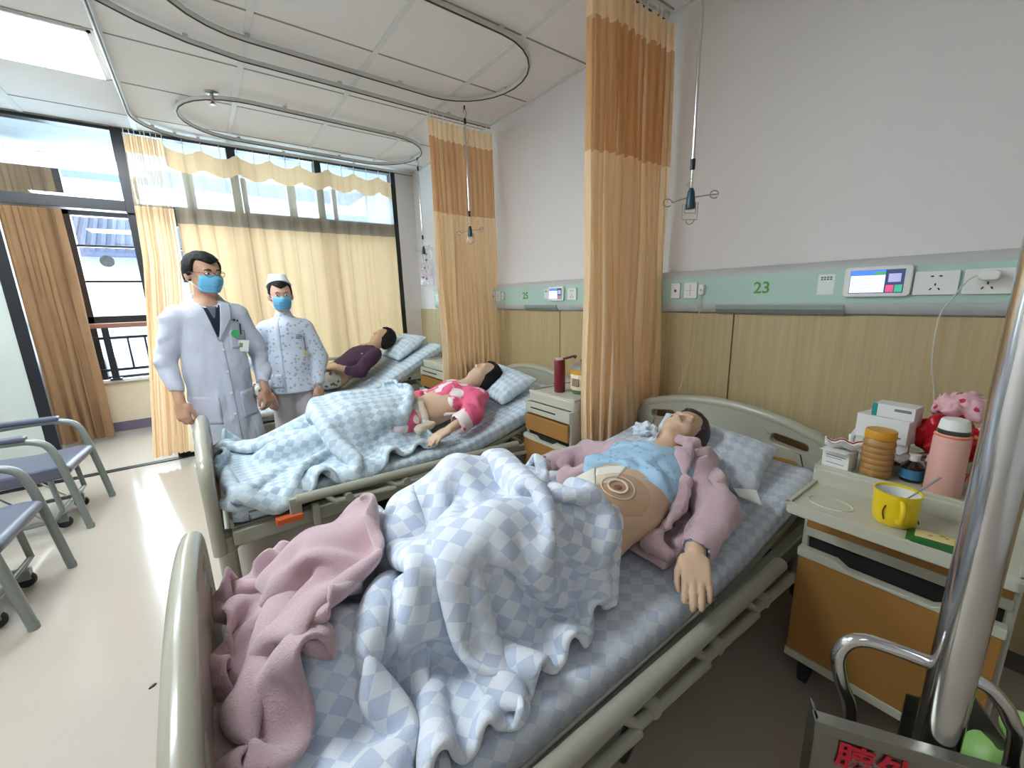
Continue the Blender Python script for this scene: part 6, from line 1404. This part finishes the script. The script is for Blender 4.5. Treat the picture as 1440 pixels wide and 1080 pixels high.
# cloth or pad on the near pillow side
bm = new_bm(); prism(bm, [(0, 0), (.07, .012), (.055, .09), (.02, .075)], 'z', 0, .006)
o = obj1('folded_tissue', bm, mat('tissue', (232, 232, 228), .9), 'folded white tissue on the sheet beside the nearest pillow', 'tissue', bevel=.002); o.location = (1.50, .545, .662); o.rotation_euler = (.1, -.35, .5)
# middle cabinet: dark red flask and rice cooker
t = thing('red_flask', 'tall dark red vacuum flask beside the rice cooker', 'flask', (1.70, 1.80, ZT))
bm = new_bm(); lathe(bm, [(.001, 0), (.032, 0), (.034, .004), (.034, .19), (.030, .20)], seg=28); finish('flask_body', bm, mat('dark red enamel', (112, 16, 30), .3, coat=.3), t)
bm = new_bm(); lathe(bm, [(.027, .198), (.027, .208), (.001, .21)], seg=24); finish('cap', bm, mat('cap pale', (206, 186, 180), .4), t)
bm = new_bm(); tube(bm, smooth_path([(.01, -.02, .205), (.03, -.05, .215), (.05, -.085, .225), (.03, -.10, .218)], 4), .007, seg=8); finish('strap', bm, mat('strap maroon', (90, 22, 30), .6), t)
t = thing('rice_cooker', 'small white rice cooker with a grey lid and green foot', 'rice cooker', (1.79, 1.685, ZT))
bm = new_bm(); lathe(bm, [(.001, 0), (.066, 0), (.070, .006), (.070, .020), (.076, .026)], seg=36); finish('base', bm, mat('cooker green', (92, 104, 84), .4), t)
bm = new_bm(); lathe(bm, [(.075, .024), (.080, .03), (.082, .12), (.080, .125)], seg=36); cb_ = finish('cooker_body', bm, mat('cooker white', (226, 214, 190), .35, var=.03), t)
bm = new_bm(); lathe(bm, [(.081, .120), (.0835, .122), (.0835, .142), (.080, .146)], seg=36); finish('amber_band', bm, mat('cooker amber', (212, 150, 44), .4), t)
bm = new_bm(); lathe(bm, [(.081, .144), (.078, .158), (.060, .178), (.030, .188), (.001, .19)], seg=36); ld = finish('lid', bm, mat('lid grey', (136, 128, 118), .35), t)
bm = new_bm(); lathe(bm, [(.018, .188), (.02, .200), (.014, .206), (.001, .207)], seg=18); finish('knob', bm, m_blk, ld)
bm = new_bm(); box(bm, (-.083, -.01, .075), (.006, .05, .045)); finish('panel', bm, mat('cooker panel', (150, 120, 92), .5), cb_, bevel=.002)
for s in (-1, 1): bm = new_bm(); box(bm, (0, s*.088, .125), (.05, .018, .014)); finish('side_handle', bm, mat('cooker brown', (150, 84, 54), .5), t, bevel=.004)
# under the beds
bm = new_bm(); lathe(bm, [(.001, 0), (.009, .001), (.007, .004), (.001, .005)], seg=9); o = finish('floor_crumb', bm, m_blk); o.scale = (1.6, .7, 1); o.location = (-.362, 1.876, .0005); o.rotation_euler = (0, 0, .6)
tag(o, 'tiny dark crumb on the pale floor left of the nearest footboard', 'crumb')
o = blob('wash_basin', lambda P: smax(union([('e', (.66, 2.42, .12), (.17, .17, .13), .02)], P), -union([('e', (.66, 2.42, .20), (.15, .15, .14), .02)], P), .008), (.46, 2.22, .0), (.86, 2.62, .22), .011, m_blk)
o.location.z = .012
tag(o, 'dark round basin on the floor under the middle bed', 'basin')
t = carton('cardboard_box', 'reddish brown cardboard box on the floor under the middle bed', (1.10, 2.45, 0), (.34, .30, .24), .05, mat('cardboard red brown', (128, 84, 62), .8), cat='box')
for s in (-1, 1):
    o = blob('slipper', (lambda s: (lambda P: smax(smax(union([('c', (.56+s*.06, .72, .02), (.80+s*.05, .76, .02), .042, .047, .02), ('e', (.80+s*.05, .76, .045), (.07, .05, .045), .02)], P), .002-P[..., 2], .004), -union([('e', (.66+s*.05, .74, .07), (.09, .034, .045), .01)], P), .005)))(s), (.46+s*.06, .62, -.01), (.94+s*.06, .88, .12), .007, m_blk)
    if s == 1: o.location = (.0, .16, 0)
    tag(o, 'black clog on the floor under the nearest bed, %s' % ('closer to the aisle side' if s == -1 else 'farther toward the middle bed'), 'shoe', 'pair of black clogs')
# ================================================================ LIGHT AND CAMERA
w = bpy.data.worlds.new('sky'); S.world = w; w.use_nodes = True
nt = w.node_tree; bg = nt.nodes['Background']
tc = nt.nodes.new('ShaderNodeTexCoord'); sp = nt.nodes.new('ShaderNodeSeparateXYZ'); rp = nt.nodes.new('ShaderNodeValToRGB')
rp.color_ramp.elements[0].position = .46; rp.color_ramp.elements[0].color = (.55, .62, .80, 1); rp.color_ramp.elements[1].position = .62; rp.color_ramp.elements[1].color = (.86, .94, 1, 1)
mp = nt.nodes.new('ShaderNodeMath'); mp.operation = 'MULTIPLY_ADD'; mp.inputs[1].default_value = .5; mp.inputs[2].default_value = .5
nt.links.new(tc.outputs['Generated'], sp.inputs[0]); nt.links.new(sp.outputs[2], mp.inputs[0]); nt.links.new(mp.outputs[0], rp.inputs[0]); nt.links.new(rp.outputs[0], bg.inputs[0])
bg.inputs[1].default_value = 2.4
def area(name, loc, rot, sx, sy, power, col=(1, 1, 1)):
    l = bpy.data.lights.new(name, 'AREA'); l.shape = 'RECTANGLE'; l.size = sx; l.size_y = sy; l.energy = power; l.color = col
    o = bpy.data.objects.new(name, l); COL.objects.link(o); o.location = loc; o.rotation_euler = rot; return o
# daylight coming in through the balcony windows
area('daylight', (-.2, YO+.35, 1.9), (math.radians(-78), 0, 0), 4.4, 2.2, 260, (1, .98, .95))
cd = bpy.data.cameras.new('camera'); cam = bpy.data.objects.new('camera', cd); COL.objects.link(cam); S.camera = cam
cd.sensor_width = 36; cd.lens = 573.6/1440*36; cd.clip_start = .05; cd.clip_end = 300
p_, y_, r_ = .21148, .63766, -.02867
fw = Vector((math.sin(y_)*math.cos(p_), math.cos(y_)*math.cos(p_), -math.sin(p_))); rt = Vector((math.cos(y_), -math.sin(y_), 0)); up = rt.cross(fw)
rt2 = rt*math.cos(r_)+up*math.sin(r_); up2 = -rt*math.sin(r_)+up*math.cos(r_)
M_ = Matrix((( rt2.x, up2.x, -fw.x, 0), (rt2.y, up2.y, -fw.y, 0), (rt2.z, up2.z, -fw.z, 1.42), (0, 0, 0, 1)))
cam.matrix_world = M_
S.view_settings.view_transform = 'Standard'; S.view_settings.look = 'None'; S.view_settings.gamma = 1; S.view_settings.exposure = .84
S.view_settings.use_curve_mapping = False
